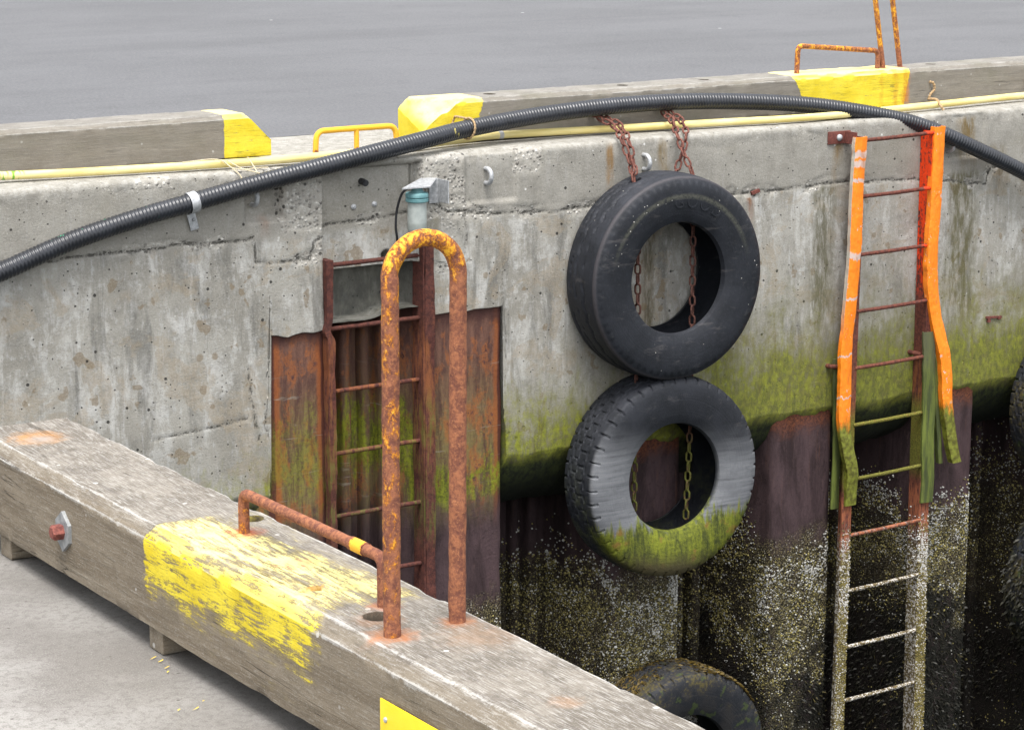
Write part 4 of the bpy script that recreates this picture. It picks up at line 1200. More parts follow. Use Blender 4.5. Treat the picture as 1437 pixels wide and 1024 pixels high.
tag(tw.build('twine', M['twine']), 'loose frayed pale twine draped over the wall edge by the yellow pipe', 'twine')

# ------------------------------------------------------------------ wall fixings
def eye(x, z, y0, label, mt='galv', s=1.0, rz=0):
    pts = [(0, .05, .036 * s), (0, -.02, .036 * s)] + [(0, -.02 - .036 * s * math.sin(t), .036 * s * math.cos(t)) for t in np.linspace(.1, math.pi, 14)] + [(0, .0, -.036 * s)]
    pts = [(x + p[1] * math.sin(rz), y0 + p[1] * math.cos(rz), z + p[2]) for p in pts]
    o = MB().tube(resample(pts, .006), .0115 * s, 12).build('lifting_eye', M[mt])
    return tag(o, label, 'hook', 'lifting eyes cast into the wall')


eye(.625, -.125, .014, 'grey lifting eye in a shallow niche right of the jar lamp')
eye(-.645, -.135, .055, 'grey lifting eye in the broken niche below the black hose left of the lamp')
eye(1.585, -.125, .01, 'grey lifting eye between the two rusty chains above the upper tyre')
eye(3.675, -.175, .012, 'grey lifting eye half hidden behind the top of the orange ladder')
tag(MB().tube([(-.055, .07, -.106), (-.055, .035, -.108), (-.054, .012, -.112)], .016, 16).tube([(-.0545, .018, -.111), (-.054, .010, -.112)], .010, 12).build('drain_stub', M['cable']), 'short black pipe stub poking from the concrete left of the jar lamp', 'pipe')
an1 = MB(); an1.lathe([(.014, 0), (.014, .012), (.006, .02)], (0, 0, 0), 'Y', 12); an1.v = [np.concatenate(an1.v) * np.array([1, -1, 1]) + np.array([-.10, .062, -.227])]
tag(an1.build('anchor_bolt', M['galv'], smooth=True), 'left of two small grey anchor stubs in the recessed panel below the black pipe stub', 'bolt', 'anchor stubs in the panel')
a2 = bpy.data.objects['anchor_bolt'].copy(); COL.objects.link(a2); a2.location.x += .115; a2.location.z += .005
a2['label'] = 'right of two small grey anchor stubs in the recessed panel below the black pipe stub'
tag(MB().box((4.07, -.004, -1.195), (.12, .012, .012), Matrix.Rotation(R(4), 3, 'Y')).box((4.03, -.006, -1.21), (.02, .014, .02)).box((4.11, -.006, -1.203), (.016, .014, .016)).build('rebar_end', M['bracket']), 'small rusty bar stub in the concrete right of the orange ladder', 'rebar')
tag(MB().box((2.31, -.002, -.335), (.055, .012, .018), Matrix.Rotation(R(-14), 3, 'Y')).build('nail_plate', M['bracket']), 'small rusty steel scrap in the joint right of the upper tyre', 'scrap metal')

# jar lamp
jl = empty('jar_lamp', (.2, 0, -.2), 'frosted jar lamp with teal cap under a grey metal bracket on the wall', 'lamp')
br = MB()
top = [(.065, -.125, -.128), (.215, -.14, -.128), (.345, .012, -.112), (.255, .012, -.108)]
br.add(top + [(x, y, z - .006) for x, y, z in top], [(0, 1, 2, 3), (7, 6, 5, 4), (0, 4, 5, 1), (1, 5, 6, 2), (2, 6, 7, 3), (3, 7, 4, 0)])
br.box((.318, -.001, -.176), (.055, .008, .118), bev=.001)
br.box((.342, -.05, -.172), (.006, .098, .112), bev=.001)
br.build('bracket', M['galv'], jl, smooth=False)
jx, jy = .172, -.085
MB().lathe([(.026, -.135), (.028, -.150), (.034, -.158), (.052, -.162), (.056, -.168), (.056, -.182), (.051, -.186), (.056, -.190), (.056, -.203), (.050, -.207)], (jx, jy, 0), 'Z', 40).build('cap', M['teal'], jl)
MB().lathe([(.046, -.207), (.047, -.30), (.046, -.335), (.042, -.352), (.030, -.366), (.012, -.371)], (jx, jy, 0), 'Z', 40).build('glass_jar', M['glass'], jl)
MB().tube(crom([(.15, -.085, -.132), (.112, -.09, -.14), (.100, -.06, -.17), (.098, -.02, -.25), (.096, -.012, -.33), (.11, .0, -.39), (.14, .05, -.47), (.165, .09, -.56), (.15, .12, -.62), (.09, .14, -.68)], .01), .006, 10).build('cable', M['cable'], jl)

# ------------------------------------------------------------------ tyres
def tyre(name, m, loc, label, kind, Rr=.533, rim=.287, rot=0, seed=0, tilt=(0, 0, 0), holes=(), par=None, group='tyre fenders hanging on the quay wall'):
    W2 = .135
    out = [(-.105, rim + .000), (-.124, rim + .006), (-.133, rim + .026), (-.142, rim + .065), (-.148, rim + .11), (-.149, rim + .15), (-.146, Rr - .060), (-.141, Rr - .040), (-.1385, Rr - .034)]
    nt = 34
    tread = []
    for k in range(nt + 1):
        t = -1 + 2 * k / nt
        y_ = t * .132
        r_ = Rr - .001 - .011 * abs(t) ** 2.2 - .007 * max(0, abs(t) - .92) / .08
        tread.append((y_, r_))
    out = out + tread + [(-y_, r_) for y_, r_ in out[::-1]]
    inn = [(.098, rim - .002), (.118, rim + .03), (.128, rim + .09), (.122, rim + .15), (.10, Rr - .05), (.05, Rr - .036), (0, Rr - .033), (-.05, Rr - .036), (-.10, Rr - .05), (-.122, rim + .15), (-.128, rim + .09), (-.118, rim + .03), (-.098, rim - .002)]
    prof = np.array(out + inn); npf = len(prof)
    NS = 528
    th = np.arange(NS) * 2 * math.pi / NS
    YP_ = np.repeat(prof[None, :, 0], NS, 0); RP_ = np.repeat(prof[None, :, 1], NS, 0); TH = np.repeat(th[:, None], npf, 1)
    it0, it1 = 9, 9 + nt
    tm = np.zeros((NS, npf)); tm[:, it0:it1 + 1] = 1
    tt = YP_ / .132
    dep = 0
    if kind == 0:          # worn: faint zigzag grooves only
        for gy, am in ((-.30, .12), (.25, .12), (.62, .1)):
            zig = gy + am * (2 * np.abs((TH * 34 / (2 * math.pi)) % 1 - .5) - .5)
            dep = dep + .008 * np.exp(-((tt - zig) / .055) ** 2)
        dep = dep * (fbm(TH * 3, tt * 3, 2, 5) > .3) + .004 * np.exp(-((tt + .80) / .03) ** 2)
        RP_ = RP_ - tm * dep
        # ring of small dimples on the shoulder
        dm = (np.abs(((TH * 70 / (2 * math.pi)) % 1) - .5) < .2)
        RP_[:, it0 - 1] -= dm[:, it0 - 1] * .004
    else:
        nl = 44
        TH = TH + 0
        ph1 = (TH * nl / (2 * math.pi)) % 1
        ph2 = ((TH * nl / (2 * math.pi)) + .5) % 1
        for gy in (-.42, .05, .5):
            zig = gy + .13 * np.where((TH * nl / 2 / math.pi / 1) % 1 < .5, 1, -1) * .5
            dep = dep + .010 * np.exp(-((tt - zig) / .035) ** 4)
        sh = ((ph1 < .13) & (tt < -.70)) | ((ph2 < .13) & (tt > .70))
        lat = ((ph2 < .10) & (tt > -.36) & (tt < .0)) | ((ph1 < .10) & (tt > .1) & (tt < .45))
        RP_ = RP_ - tm * np.maximum(dep, np.where(sh, .010, 0) + np.where(lat, .008, 0))
        # lugs seen on the shoulder
        for kk, dd in ((it0 - 1, .009),):
            RP_[:, kk] -= np.where(ph1[:, kk] < .13, dd, 0)
            YP_[:, kk] += np.where(ph1[:, kk] < .13, dd * .6, 0)
    RP_ = RP_ * (1 + .010 * (fbm(np.cos(TH) * 1.3 + 5, np.sin(TH) * 1.3 + 5, 2, seed) - .5))
    # sidewall ribs
    for kk in range(2, 7): YP_[:, kk] -= .0012 * (kk % 2)
    P3 = np.stack((RP_ * np.cos(TH + rot), YP_, RP_ * np.sin(TH + rot)), -1).reshape(-1, 3)
    f = []
    for i in range(NS):
        i2 = (i + 1) % NS
        for j in range(npf):
            k = (j + 1) % npf
            f.append((i * npf + j, i * npf + k, i2 * npf + k, i2 * npf + j))
    mb = MB().add(P3, f)
    o = mb.build(name, m, None, sharp=48)
    if holes: cut_holes(o, holes)
    o.location = loc; o.rotation_euler = tilt
    return tag(o, label, 'tyre', group)


TY = -.162
t1 = tyre('tyre', M['tyre0'], (1.603, TY, -.69), 'smooth black worn tyre hung uppermost on the two rusty chains', 0, seed=1, tilt=(R(0), 0, R(-1)),
          holes=[(-.178, .02, .50, .032, .10, 'Z'), (.178, .01, .50, .030, .10, 'Z')])
t2 = tyre('tyre', M['tyre1'], (1.602, TY + .004, -1.737), 'grey silted tyre with bright green algae on its lower half below the black tyre', 1, seed=2, rim=.282, tilt=(R(-1.5), 0, R(-1)))
t3 = tyre('tyre', M['tyre2'], (1.70, -.165, -3.335), 'brown weed-grown tyre lowest on the wall peeping over the foreground beam', 1, seed=3, rot=.2, tilt=(R(2), 0, 0))
t4 = tyre('tyre', M['tyre2'], (4.715, TY, -1.75), 'dark tyre cut by the right edge of the photo at the foot of the concrete', 1, seed=4)
t5 = tyre('tyre', M['tyre2'], (4.75, -.15, -2.82), 'barnacled dark tyre low on the right edge of the photo among the piles', 1, seed=5)


# faint moulded lettering on the upper tyre
lt = MB()
for ch, ang in zip("GOOD", (93, 81, 69, 57)):
    cu = bpy.data.curves.new('glyph', 'FONT'); cu.body = ch; cu.size = .085; cu.align_x = 'CENTER'; cu.extrude = .003
    go = bpy.data.objects.new('glyph', cu); COL.objects.link(go)
    bpy.context.view_layer.update()
    gm = bpy.data.meshes.new_from_object(go.evaluated_get(bpy.context.evaluated_depsgraph_get()))
    t_ = R(ang); er = Vector((math.cos(t_), 0, math.sin(t_))); et = Vector((math.sin(t_), 0, -math.cos(t_)))
    vs_ = [er * (.368 + v.co.y) + et * v.co.x + Vector((0, -.1475 - (.002 if v.co.z > 0 else -.004), 0)) + t1.location for v in gm.vertices]
    lt.add(vs_, [tuple(f.vertices) for f in gm.polygons])
    bpy.data.objects.remove(go); bpy.data.curves.remove(cu); bpy.data.meshes.remove(gm)
lo = lt.build('lettering', M['tyre0'], None, smooth=False)
bpy.context.view_layer.update()
lo.data.transform(Matrix.Translation(-t1.location)); lo.parent = t1

# ------------------------------------------------------------------ chains
def chain(paths, label):
    mb = MB(); p = .052; wr_, lw, ll = .0058, .0135, .026
    for pts in paths:
        q = crom(pts, .002)
        L = np.concatenate(([0], np.cumsum(np.linalg.norm(np.diff(q, axis=0), axis=1))))
        k = 0
        for s in np.arange(p / 2, L[-1], p):
            c = np.array([np.interp(s, L, q[:, i]) for i in range(3)])
            d0 = np.array([np.interp(min(s + .02, L[-1]), L, q[:, i]) for i in range(3)]) - np.array([np.interp(max(s - .02, 0), L, q[:, i]) for i in range(3)])
            d0 /= np.linalg.norm(d0)
            u = np.cross(d0, (0.35, 1, .2)); u /= np.linalg.norm(u)
            v = np.cross(d0, u)
            side = (u * .8 + v * .6) if k % 2 else (v * .8 - u * .6)
            loop = [c + d0 * (ll - lw + lw * math.cos(t) * 1.0) * (1 if abs(t) < math.pi / 2 else 1) + side * lw * math.sin(t) for t in np.linspace(-math.pi / 2, math.pi / 2, 7)]
            loop += [c - d0 * (ll - lw + lw * math.cos(t)) - side * lw * math.sin(t) for t in np.linspace(-math.pi / 2, math.pi / 2, 7)]
            mb.tube(np.array(loop) + 0, wr_, 8, closed=True, up=tuple(np.cross(d0, side)))
            k += 1
    return tag(mb.build('chain', M['chain'], sharp=0), label, 'chain', 'chains holding the tyre fenders')


chain([[(1.435, .275, .115), (1.444, .20, .085), (1.453, .10, .060), (1.420, -.025, .004), (1.425, -.10, -.12), (1.414, -.142, -.19), (1.435, -.150, -.34), (1.440, -.150, -.60), (1.445, -.150, -.95), (1.44, -.15, -1.25), (1.437, -.150, -1.62), (1.437, -.15, -2.0)],
       [(1.49, .27, .11), (1.497, .20, .082), (1.500, .10, .058), (1.462, -.028, -.008), (1.440, -.105, -.12), (1.425, -.14, -.18)]],
      'left of the two rusty chains, running from the kerb through both hanging tyres')
chain([[(1.855, .275, .125), (1.850, .20, .090), (1.828, .10, .062), (1.775, -.022, .0), (1.768, -.10, -.10), (1.785, -.142, -.19), (1.790, -.148, -.34), (1.792, -.148, -.70), (1.795, -.148, -1.0), (1.79, -.148, -1.3), (1.792, -.15, -1.5), (1.775, -.15, -2.02)],
       [(1.90, .27, .12), (1.897, .20, .088), (1.888, .10, .060), (1.830, -.022, -.01), (1.752, -.055, -.17), (1.745, -.07, -.22)]],
      'right of the two rusty chains, running from the kerb through both hanging tyres')

chain([[(4.52, .275, .12), (4.52, .20, .09), (4.52, .10, .06), (4.52, -.022, .0), (4.52, -.10, -.10), (4.52, -.16, -.30), (4.53, -.16, -.8), (4.54, -.16, -1.24), (4.54, -.16, -1.7)]],
      'rusty chain holding the dark tyre at the right edge of the photo')

# ------------------------------------------------------------------ left ladder in the slot
ll = empty('ladder', (0, 0, -3.6), 'dark rusty steel ladder set in the wall slot behind the tall hoop', 'ladder')
def barbox(mb, x0, x1, y0, y1, zlist, xo, seed, jit=.008):
    n_ = len(zlist); vs = []
    for i, z in enumerate(zlist):
        o = xo(z); j = (fbm(np.array([z * 9.]), np.array([seed * 1.]), 3, seed)[0] - .5) * jit
        vs += [(x0 + o + j, y0 + j, z), (x1 + o - j * .6, y0 + j * .7, z), (x1 + o - j * .6, y1, z), (x0 + o + j, y1, z)]
    f = [(3, 2, 1, 0), tuple(4 * (n_ - 1) + k for k in range(4))]
    for i in range(n_ - 1):
        for k in range(4):
            m_ = (k + 1) % 4
            f.append((4 * i + k, 4 * i + m_, 4 * i + 4 + m_, 4 * i + 4 + k))
    return mb.add(vs, f)


zl = np.arange(-3.6, -.455, .02)
m1 = MB(); barbox(m1, -.298, -.262, -.03, .05, zl, lambda z: (.0 if z > -.82 else .006) + (-.014 * math.exp(-((z + .80) / .03) ** 2)), 11, .016); m1.build('stringer', M['oldladder'], ll, sharp=30)
m2 = MB(); barbox(m2, .236, .246, -.032, .07, np.arange(-3.6, -.43, .02), lambda z: 0, 12, .012)
barbox(m2, .246, .300, -.036, -.024, np.arange(-3.6, -.43, .02), lambda z: 0, 13, .012); m2.build('stringer', M['oldladder'], ll, sharp=30)
for z in (-.49, -.80, -1.11, -1.42, -1.735, -2.05, -2.36, -2.67, -2.98, -3.29):
    wobtube(MB(), [(-.27, .01, z), (-.05, .012, z + .001), (.15, .01, z + .004), (.24, .01, z + .003)], .0115, step=.01, seg=12, amt=.10, seed=int(-z * 100)).build('rung', M['oldladder'], ll)

# ------------------------------------------------------------------ right ladder with orange covers
rl = empty('ladder', (3.2, 0, -3.9), 'steel ladder with bright orange covered sides and a barnacled foot', 'ladder')
xl = lambda z: .0 + (z + .1) * .012
zr = np.arange(-3.9, -.06, .02)
for nm, xa, sgn in (('l', 2.915, 1), ('r', 3.462, 1)):
    o_ = (lambda z: (z + .1) * .008) if nm == 'l' else (lambda z: -.006 * math.sin((z + .1) * 1.2) - max(0, -z - 1.9) * -.02)
    m_ = MB()
    barbox(m_, xa + (.058 if nm == 'l' else 0), xa + (.068 if nm == 'l' else .010), -.096, .0 if nm == 'l' else -.004, zr, o_, 21 if nm == 'l' else 22, .004)
    barbox(m_, xa + (0 if nm == 'l' else .010), xa + (.058 if nm == 'l' else .068), -.098, -.088, zr, o_, 23, .006)
    m_.build('stringer', M['ladder'], rl, sharp=30)
for z in (-.09, -.395, -.714, -1.027, -1.344, -1.665, -1.974, -2.294, -2.616, -2.945, -3.26, -3.58):
    bow = .004
    wobtube(MB(), [(2.96, -.092, z - .006), (3.2, -.092, z - bow), (3.48, -.092, z + .004)], .0108, step=.012, seg=12, amt=.10, seed=int(-z * 77)).build('rung', M['ladder'], rl)
MB().box((2.875, -.004, -.083), (.155, .009, .068), bev=.002).box((2.917, -.05, -.083), (.008, .10, .066)).build('bracket', M['bracket'], rl)
MB().box((3.50, -.004, -.075), (.09, .009, .068), bev=.002).build('bracket', M['bracket'], rl)
MB().tube(resample([(2.838, .01, -1.338), (2.845, -.03, -1.338), (2.93, -.06, -1.345)], .01), .013, 12).build('wall_tie', M['ladder'], rl)
MB().tube(resample([(3.435, .01, -1.328), (3.445, -.03, -1.328), (3.47, -.06, -1.335)], .01), .013, 12).build('wall_tie', M['ladder'], rl)
b3 = MB(); b3.lathe([(.018, 0), (.018, .006), (.011, .014), (.004, .017)], (0, 0, 0), 'Y', 14); b3.v = [np.concatenate(b3.v) * np.array([1, -1, 1]) + np.array([2.872, -.009, -.083])]
b3.build('bolt', M['galv'], rl)


def channel(path, w_, dp, th=.006, tw=None, seed=0):
    """folded cover strip: front w_ wide with side flanges dp deep, along path of (x,y,z)"""
    q = crom(path, .012); mb = MB(); n_ = len(q)
    sec = [(-w_ / 2, dp), (-w_ / 2, .004), (-w_ / 2 + .008, 0), (0, -.002), (w_ / 2 - .008, 0), (w_ / 2, .004), (w_ / 2, dp)]
    sec2 = [(-w_ / 2 + th, dp), (-w_ / 2 + th, .010), (-w_ / 2 + .013, th), (0, th - .002), (w_ / 2 - .013, th), (w_ / 2 - th, .010), (w_ / 2 - th, dp)]
    s = np.array(sec + sec2[::-1]); ns = len(s); V_ = []
    for i in range(n_):
        z = q[i][2]
        k = 1 + .22 * (fbm(np.array([z * 8.]), np.array([seed + .5]), 3, seed)[0] - .5)
        sh = (fbm(np.array([z * 9.]), np.array([seed + 3.5]), 3, seed)[0] - .5) * .012
        ta = (tw(z) if tw else 0) + (fbm(np.array([z * 4.]), np.array([seed + 1.5]), 2, seed)[0] - .5) * .25
        ca, sa = math.cos(ta), math.sin(ta)
        V_.append([(q[i][0] + (a_ * k * ca - b_ * sa) + sh, q[i][1] + (a_ * k * sa + b_ * ca), z) for a_, b_ in s])
    f = [tuple(range(ns)), tuple((n_ - 1) * ns + j for j in range(ns - 1, -1, -1))]
    for i in range(n_ - 1):
        for j in range(ns):
            m_ = (j + 1) % ns
            f.append((i * ns + j, i * ns + m_, (i + 1) * ns + m_, (i + 1) * ns + j))
    return mb.add(np.array(V_).reshape(-1, 3), f)


channel([(2.944, -.112, -.075), (2.936, -.112, -.30), (2.928, -.114, -.487), (2.922, -.116, -.70), (2.914, -.113, -.876), (2.897, -.112, -1.10), (2.886, -.112, -1.25), (2.884, -.114, -1.40), (2.886, -.118, -1.649),
         (2.905, -.124, -1.78), (2.940, -.130, -1.918), (2.948, -.125, -2.0), (2.945, -.118, -2.12)], .080, .030, seed=31).build('side_cover', M['orange'], rl, sharp=30)
channel([(3.508, -.112, -.055), (3.503, -.112, -.30), (3.495, -.113, -.534), (3.490, -.114, -.70), (3.490, -.114, -.87), (3.500, -.118, -1.0), (3.520, -.122, -1.10), (3.548, -.135, -1.22), (3.580, -.145, -1.348),
         (3.600, -.150, -1.50), (3.612, -.152, -1.62), (3.635, -.158, -1.78), (3.672, -.166, -1.93), (3.684, -.168, -1.965)], .076, .040, seed=32, tw=lambda z: .25 * max(0, -z - 1.5)).build('side_cover', M['orange'], rl, sharp=30)
channel([(2.890, -.035, -1.30), (2.895, -.038, -1.528), (2.90, -.040, -1.852), (2.898, -.040, -2.05), (2.895, -.040, -2.15)], .055, .012, seed=33).build('strap', M['strap'], rl, sharp=30)
channel([(3.488, -.112, -1.20), (3.490, -.116, -1.40), (3.494, -.120, -1.587), (3.502, -.122, -1.918), (3.508, -.120, -2.06), (3.510, -.118, -2.185)], .078, .02, seed=34, tw=lambda z: -.15).build('strap', M['strap'], rl, sharp=30)
channel([(3.535, -.10, -1.35), (3.565, -.11, -1.60), (3.590, -.118, -1.85), (3.60, -.12, -1.97)], .03, .03, seed=35).build('strap', M['strap'], rl, sharp=30)

# ------------------------------------------------------------------ barnacles and weed (uncountable)
def surf_points(n):
    """random points on the pile faces with outward direction"""
    pts = []
    segs = []
    for pth in PILE_PATHS:
        for a_, b_ in zip(pth[:-1], pth[1:]): segs.append((a_[0], a_[1], b_[0], b_[1]))
    segs = np.array(segs); segs = segs[(segs[:, 0] > .2) & (segs[:, 0] < 5.0)]
    Ls = np.hypot(segs[:, 2] - segs[:, 0], segs[:, 3] - segs[:, 1])
    k = rng.choice(len(segs), n, p=Ls / Ls.sum()); t = rng.random(n)
    x = segs[k, 0] + (segs[k, 2] - segs[k, 0]) * t; y = segs[k, 1] + (segs[k, 3] - segs[k, 1]) * t
    nx, ny_ = segs[k, 3] - segs[k, 1], -(segs[k, 2] - segs[k, 0]); l_ = np.hypot(nx, ny_) + 1e-9
    return x, y, nx / l_, ny_ / l_


def shells(x, y, z, nx, ny_, size, colr):
    n = len(x); K = 5
    N = np.stack((nx, ny_, np.full(n, .15)), 1); N /= np.linalg.norm(N, axis=1)[:, None]
    U = np.cross(N, np.array((0, 0, 1.))); U /= np.linalg.norm(U, axis=1)[:, None]
    W_ = np.cross(N, U)
    a0 = rng.random(n) * 6.28
    C = np.stack((x, y, z), 1)
    vs = []
    for ring, hh, rr in ((0, -.002, 1.0), (1, .55, .55)):
        for k in range(K):
            an = a0 + k * 2 * math.pi / K
            jr = rr * size * (1 + rng.uniform(-.2, .2, n))
            vs.append(C + U * (np.cos(an) * jr)[:, None] + W_ * (np.sin(an) * jr)[:, None] + N * ((hh * size) if ring else np.full(n, -.003))[:, None])
    Vv = np.stack(vs, 1)                              # n, 2K, 3
    base = (np.arange(n) * 2 * K)[:, None]
    faces = []
    for k in range(K):
        m_ = (k + 1) % K
        faces.append(np.concatenate((base + k, base + m_, base + K + m_, base + K + k), 1))
    quads = np.concatenate(faces)
    tops = base + K + np.arange(K)[None, :]
    tri = np.concatenate([np.stack((tops[:, 0], tops[:, k], tops[:, k + 1]), 1) for k in range(1, K - 1)])
    return Vv.reshape(-1, 3), quads, tri, np.repeat(colr, 2 * K, 0)


def bulk(name, verts, quads, tri, cols, m):
    me = bpy.data.meshes.new(name)
    me.vertices.add(len(verts)); me.vertices.foreach_set('co', verts.astype(np.float32).ravel())
    nl = quads.size + tri.size
    me.loops.add(nl); me.loops.foreach_set('vertex_index', np.concatenate((quads.ravel(), tri.ravel())).astype(np.int32))
    npo = len(quads) + len(tri); me.polygons.add(npo)
    st = np.concatenate((np.arange(len(quads)) * 4, quads.size + np.arange(len(tri)) * 3))
    me.polygons.foreach_set('loop_start', st.astype(np.int32))
    me.update(calc_edges=True); me.validate()
    at = me.color_attributes.new('tint', 'FLOAT_COLOR', 'POINT')
    at.data.foreach_set('color', np.concatenate((cols, np.ones((len(cols), 1))), 1).astype(np.float32).ravel())
    me.materials.append(m)
    o = bpy.data.objects.new(name, me); COL.objects.link(o)
    return o


def zstart(x, y):
    onface = (y < .12)
    return np.where(onface, -2.30, -2.16) + (fbm(x * 2.2, y * 3 + 4, 3, 101) - .5) * .5 - .28 * np.exp(-((x - 1.62) / .18) ** 2) * onface + .12 * sstep(x, 3.6, 3.8)


N0 = 400000
x, y, nx, ny_ = surf_points(N0)
z = rng.uniform(-3.95, -1.85, N0)
dz = zstart(x, y) - z
den = sstep(dz, -.10, .22) * (.25 + .75 * (fbm(x * 7 + y * 9, z * 7, 3, 111) > .42)) * (1 - .80 * sstep(-z + (fbm(x * 4 + y * 5, z * 3, 3, 112) - .5) * 1.3, 2.9, 3.4))
den *= np.where(y > .1, np.where(y < DEP - .035, .9, .42), 1.0) * (np.where(y > .1, .18, .42) + .58 * sstep(fbm(x * 11 + y * 9, z * 8, 4, 117), .40, .54))
den *= np.where((x > 3.98) & (y > .05), .4, 1)
den *= np.where(dz < .05, .5 + .5 * (fbm(x * 22, z * 22, 2, 113) > .5), 1)
den *= 1 - .93 * weedmask(x, y, z)
kp = rng.random(N0) < den * 1.3
x, y, z, nx, ny_, dz = x[kp], y[kp], z[kp], nx[kp], ny_[kp], dz[kp]
n = len(x)
size = rng.uniform(.0031, .0064, n) * np.where(rng.random(n) < .08, 1.6, 1)
wt = np.clip(1.1 - sstep(dz, .02, .40) * .80, .30, 1)                   # young white shells at the top
rib = (y > .1) & (y < DEP - .035)
wt = np.where(y > .1, np.where(rib, wt * .75, wt * .30), wt)
wt *= np.where((np.abs(x - 2.9) < .03) | (np.abs(x - 3.96) < .03) | (np.abs(x - 1.85) < .04), 1.5, 1)
reg = sstep(fbm(x * 8 + y * 7, z * 6, 4, 119), .42, .58)
iswhite = rng.random(n) < wt * (.42 + .62 * reg) * .85
white = np.array((.50, .49, .45)) * rng.uniform(.4, 1.05, n)[:, None]
och = np.array((.20, .17, .060)) * rng.uniform(.4, 1.6, n)[:, None]
drk = np.array((.055, .047, .026)) * rng.uniform(.5, 1.5, n)[:, None]
colr = np.where(iswhite[:, None], white, np.where((rng.random(n) < .60)[:, None], och, drk))
parts = [shells(x, y - .004, z, nx, ny_, size, colr)]
# on the ladder's foot
n = 9000
sd = rng.random(n) < .5
z = -2.15 - rng.random(n) ** .8 * 1.7
x = np.where(sd, 2.915 + (z + .1) * .008, 3.462 + np.maximum(0, -z - 1.9) * .02) + rng.uniform(0, .07, n)
y = np.full(n, -.099)
fr = rng.random(n) < .25
y = np.where(fr, rng.uniform(-.098, -.01, n), y); x = np.where(fr, np.where(sd, 2.972 + (z + .1) * .008, 3.461 + np.maximum(0, -z - 1.9) * .02), x)
keep = rng.random(n) < sstep(-z, 2.2, 2.45) * .9
x, y, z, fr = x[keep], y[keep], z[keep], fr[keep]; n = len(x)
wh = rng.random(n) < np.clip(.74 - sstep(-z, 2.45, 2.9) * .54, 0, 1) * (.35 + .75 * sstep(fbm(x * 9, z * 9, 3, 141), .40, .58))
colr = np.where(wh[:, None], np.array((.62, .60, .56)) * rng.uniform(.7, 1.05, n)[:, None], np.array((.19, .155, .05)) * rng.uniform(.4, 1.4, n)[:, None])
parts.append(shells(x, y, z, np.where(fr, -1., 0.), np.where(fr, 0., -1.), rng.uniform(.003, .006, n), colr))
# on the lower rungs
for zr_, dn_ in ((-2.616, 90), (-2.945, 230), (-3.26, 180)):
    n = dn_; x = rng.uniform(2.97, 3.46, n); a_ = rng.uniform(-2.6, .8, n) - .6
    y = -.092 + np.cos(a_) * .011 * -1; z = zr_ + np.sin(a_) * .011 + (x - 3.2) * .02
    wh = rng.random(n) < .6
    colr = np.where(wh[:, None], np.array((.60, .57, .52)) * rng.uniform(.7, 1.05, n)[:, None], np.array((.19, .145, .06)) * rng.uniform(.5, 1.3, n)[:, None])
    parts.append(shells(x, y, z, np.zeros(n), np.full(n, -1.), rng.uniform(.003, .006, n), colr))
# inside the lowest tyre and on the low right tyre
n = 90; t_ = rng.random(n) ** 1.3
x = 1.73 + t_ * .40 + rng.normal(0, .016, n); z = -3.08 - t_ * .22 + rng.normal(0, .016, n) + np.where(rng.random(n) < .25, rng.uniform(0, .10, n), 0)
parts.append(shells(x, np.full(n, .012), z, np.zeros(n), np.full(n, -1.), rng.uniform(.005, .010, n), np.array((.62, .60, .56)) * rng.uniform(.75, 1.05, n)[:, None]))
OFF = []
vv, qq, tt, cc = [], [], [], []
o_ = 0
for (v_, q_, t_, c_) in parts:
    vv.append(v_); qq.append(q_ + o_); tt.append(t_ + o_); cc.append(c_); o_ += len(v_)
bo = bulk('barnacles', np.concatenate(vv), np.concatenate(qq), np.concatenate(tt), np.concatenate(cc), M['barn'])
tag(bo, 'crust of white and ochre barnacles on the lower piling and ladder foot', kind='stuff')


def fronds(x, y, z, nx, ny_, L, colr, droop=1.0):
    """small drooping weed blades: 3-segment ribbons"""
    n = len(x)
    N = np.stack((nx, ny_, np.zeros(n)), 1)
    T = np.cross(N, np.array((0, 0, 1.)))
    sd_ = rng.normal(0, .6, n)
    D0 = N * rng.uniform(.5, 1.2, n)[:, None] + T * sd_[:, None] + np.array((0, 0, 1.)) * rng.uniform(-.6, .5, n)[:, None]
    D0 /= np.linalg.norm(D0, axis=1)[:, None]
    C = np.stack((x, y, z), 1); w0 = L * rng.uniform(.10, .22, n)
    Wd = np.cross(D0, N + .3); Wd /= np.linalg.norm(Wd, axis=1)[:, None]
    vs = []; P = C.copy()
    for k, ww in enumerate((.6, 1.0, .9, .25)):
        vs += [P + Wd * (w0 * ww)[:, None], P - Wd * (w0 * ww)[:, None]]
        D0 = D0 + np.array((0, 0, -1.)) * .45 * droop * (k + .3); D0 /= np.linalg.norm(D0, axis=1)[:, None]
        P = P + D0 * (L / 3)[:, None]
    Vv = np.stack(vs, 1); base = (np.arange(n) * 8)[:, None]
    quads = np.concatenate([np.concatenate((base + 2 * k, base + 2 * k + 1, base + 2 * k + 3, base + 2 * k + 2), 1) for k in range(3)])
    return Vv.reshape(-1, 3), quads, np.repeat(colr, 8, 0)


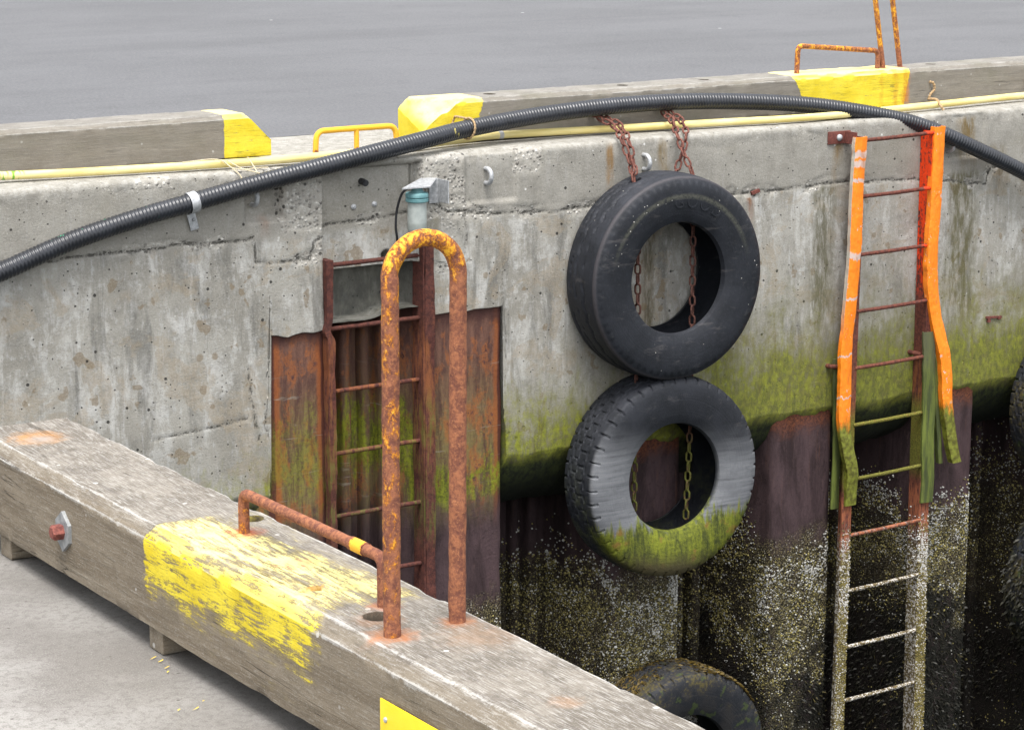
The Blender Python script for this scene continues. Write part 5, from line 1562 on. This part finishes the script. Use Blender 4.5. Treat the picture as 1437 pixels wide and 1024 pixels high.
fp = []
n0 = 60000
x, y, nx, ny_ = surf_points(n0)
z = rng.uniform(-3.98, -2.4, n0)
den = weedmask(x, y, z) * .8
kp = rng.random(n0) < den
x, y, z, nx, ny_ = x[kp], y[kp], z[kp], nx[kp], ny_[kp]; n = len(x)
colr = np.where((rng.random(n) < .05)[:, None], np.array((.06, .048, .016)), np.array((.014, .013, .008))) * rng.uniform(.5, 1.6, n)[:, None]
fp.append(fronds(x, y - .005, z, nx, ny_, rng.uniform(.012, .032, n), colr, .6))
# weed mat over the lowest tyre
n = 14000
a_ = rng.uniform(R(20), R(165), n); yy = rng.uniform(-.135, .13, n)
kp = rng.random(n) < sstep(fbm(a_ * 3, yy * 8 + 3, 3, 133) + np.where(yy > -.06, .10, -.04), .45, .58)
a_, yy = a_[kp], yy[kp]; n = len(a_); rr_ = .522 - np.abs(yy) * .05
x = 1.70 + rr_ * np.cos(a_); z = -3.335 + rr_ * np.sin(a_); y = -.165 + yy
colr = np.array((.105, .070, .012)) * rng.uniform(.2, 1.4, n)[:, None]
v_, q_, c_ = fronds(x, y, z, np.cos(a_) * .8, np.full(n, -.6), rng.uniform(.016, .036, n), colr, .5)
v_ = v_ + np.repeat(np.stack((np.zeros(n), np.zeros(n), np.sin(a_) * .004), 1), 8, 0)
fp.append((v_, q_, c_))
# dark weed on the low right tyre
n = 1500
a_ = rng.uniform(R(60), R(240), n); yy = rng.uniform(-.14, .13, n)
x = 4.75 + .52 * np.cos(a_); z = -2.82 + .52 * np.sin(a_); y = -.15 + yy
colr = np.array((.016, .015, .007)) * rng.uniform(.3, 1.6, n)[:, None]
fp.append(fronds(x, y, z, np.cos(a_), np.full(n, -.4), rng.uniform(.015, .05, n), colr, .6))
vv, qq, cc = [], [], []; o_ = 0
for (v_, q_, c_) in fp:
    vv.append(v_); qq.append(q_ + o_); cc.append(c_); o_ += len(v_)
wo = bulk('seaweed', np.concatenate(vv), np.concatenate(qq), np.zeros((0, 3), int), np.concatenate(cc), M['weed'])
tag(wo, 'dark bladder weed hanging on the piling and the lowest tyre', kind='stuff')
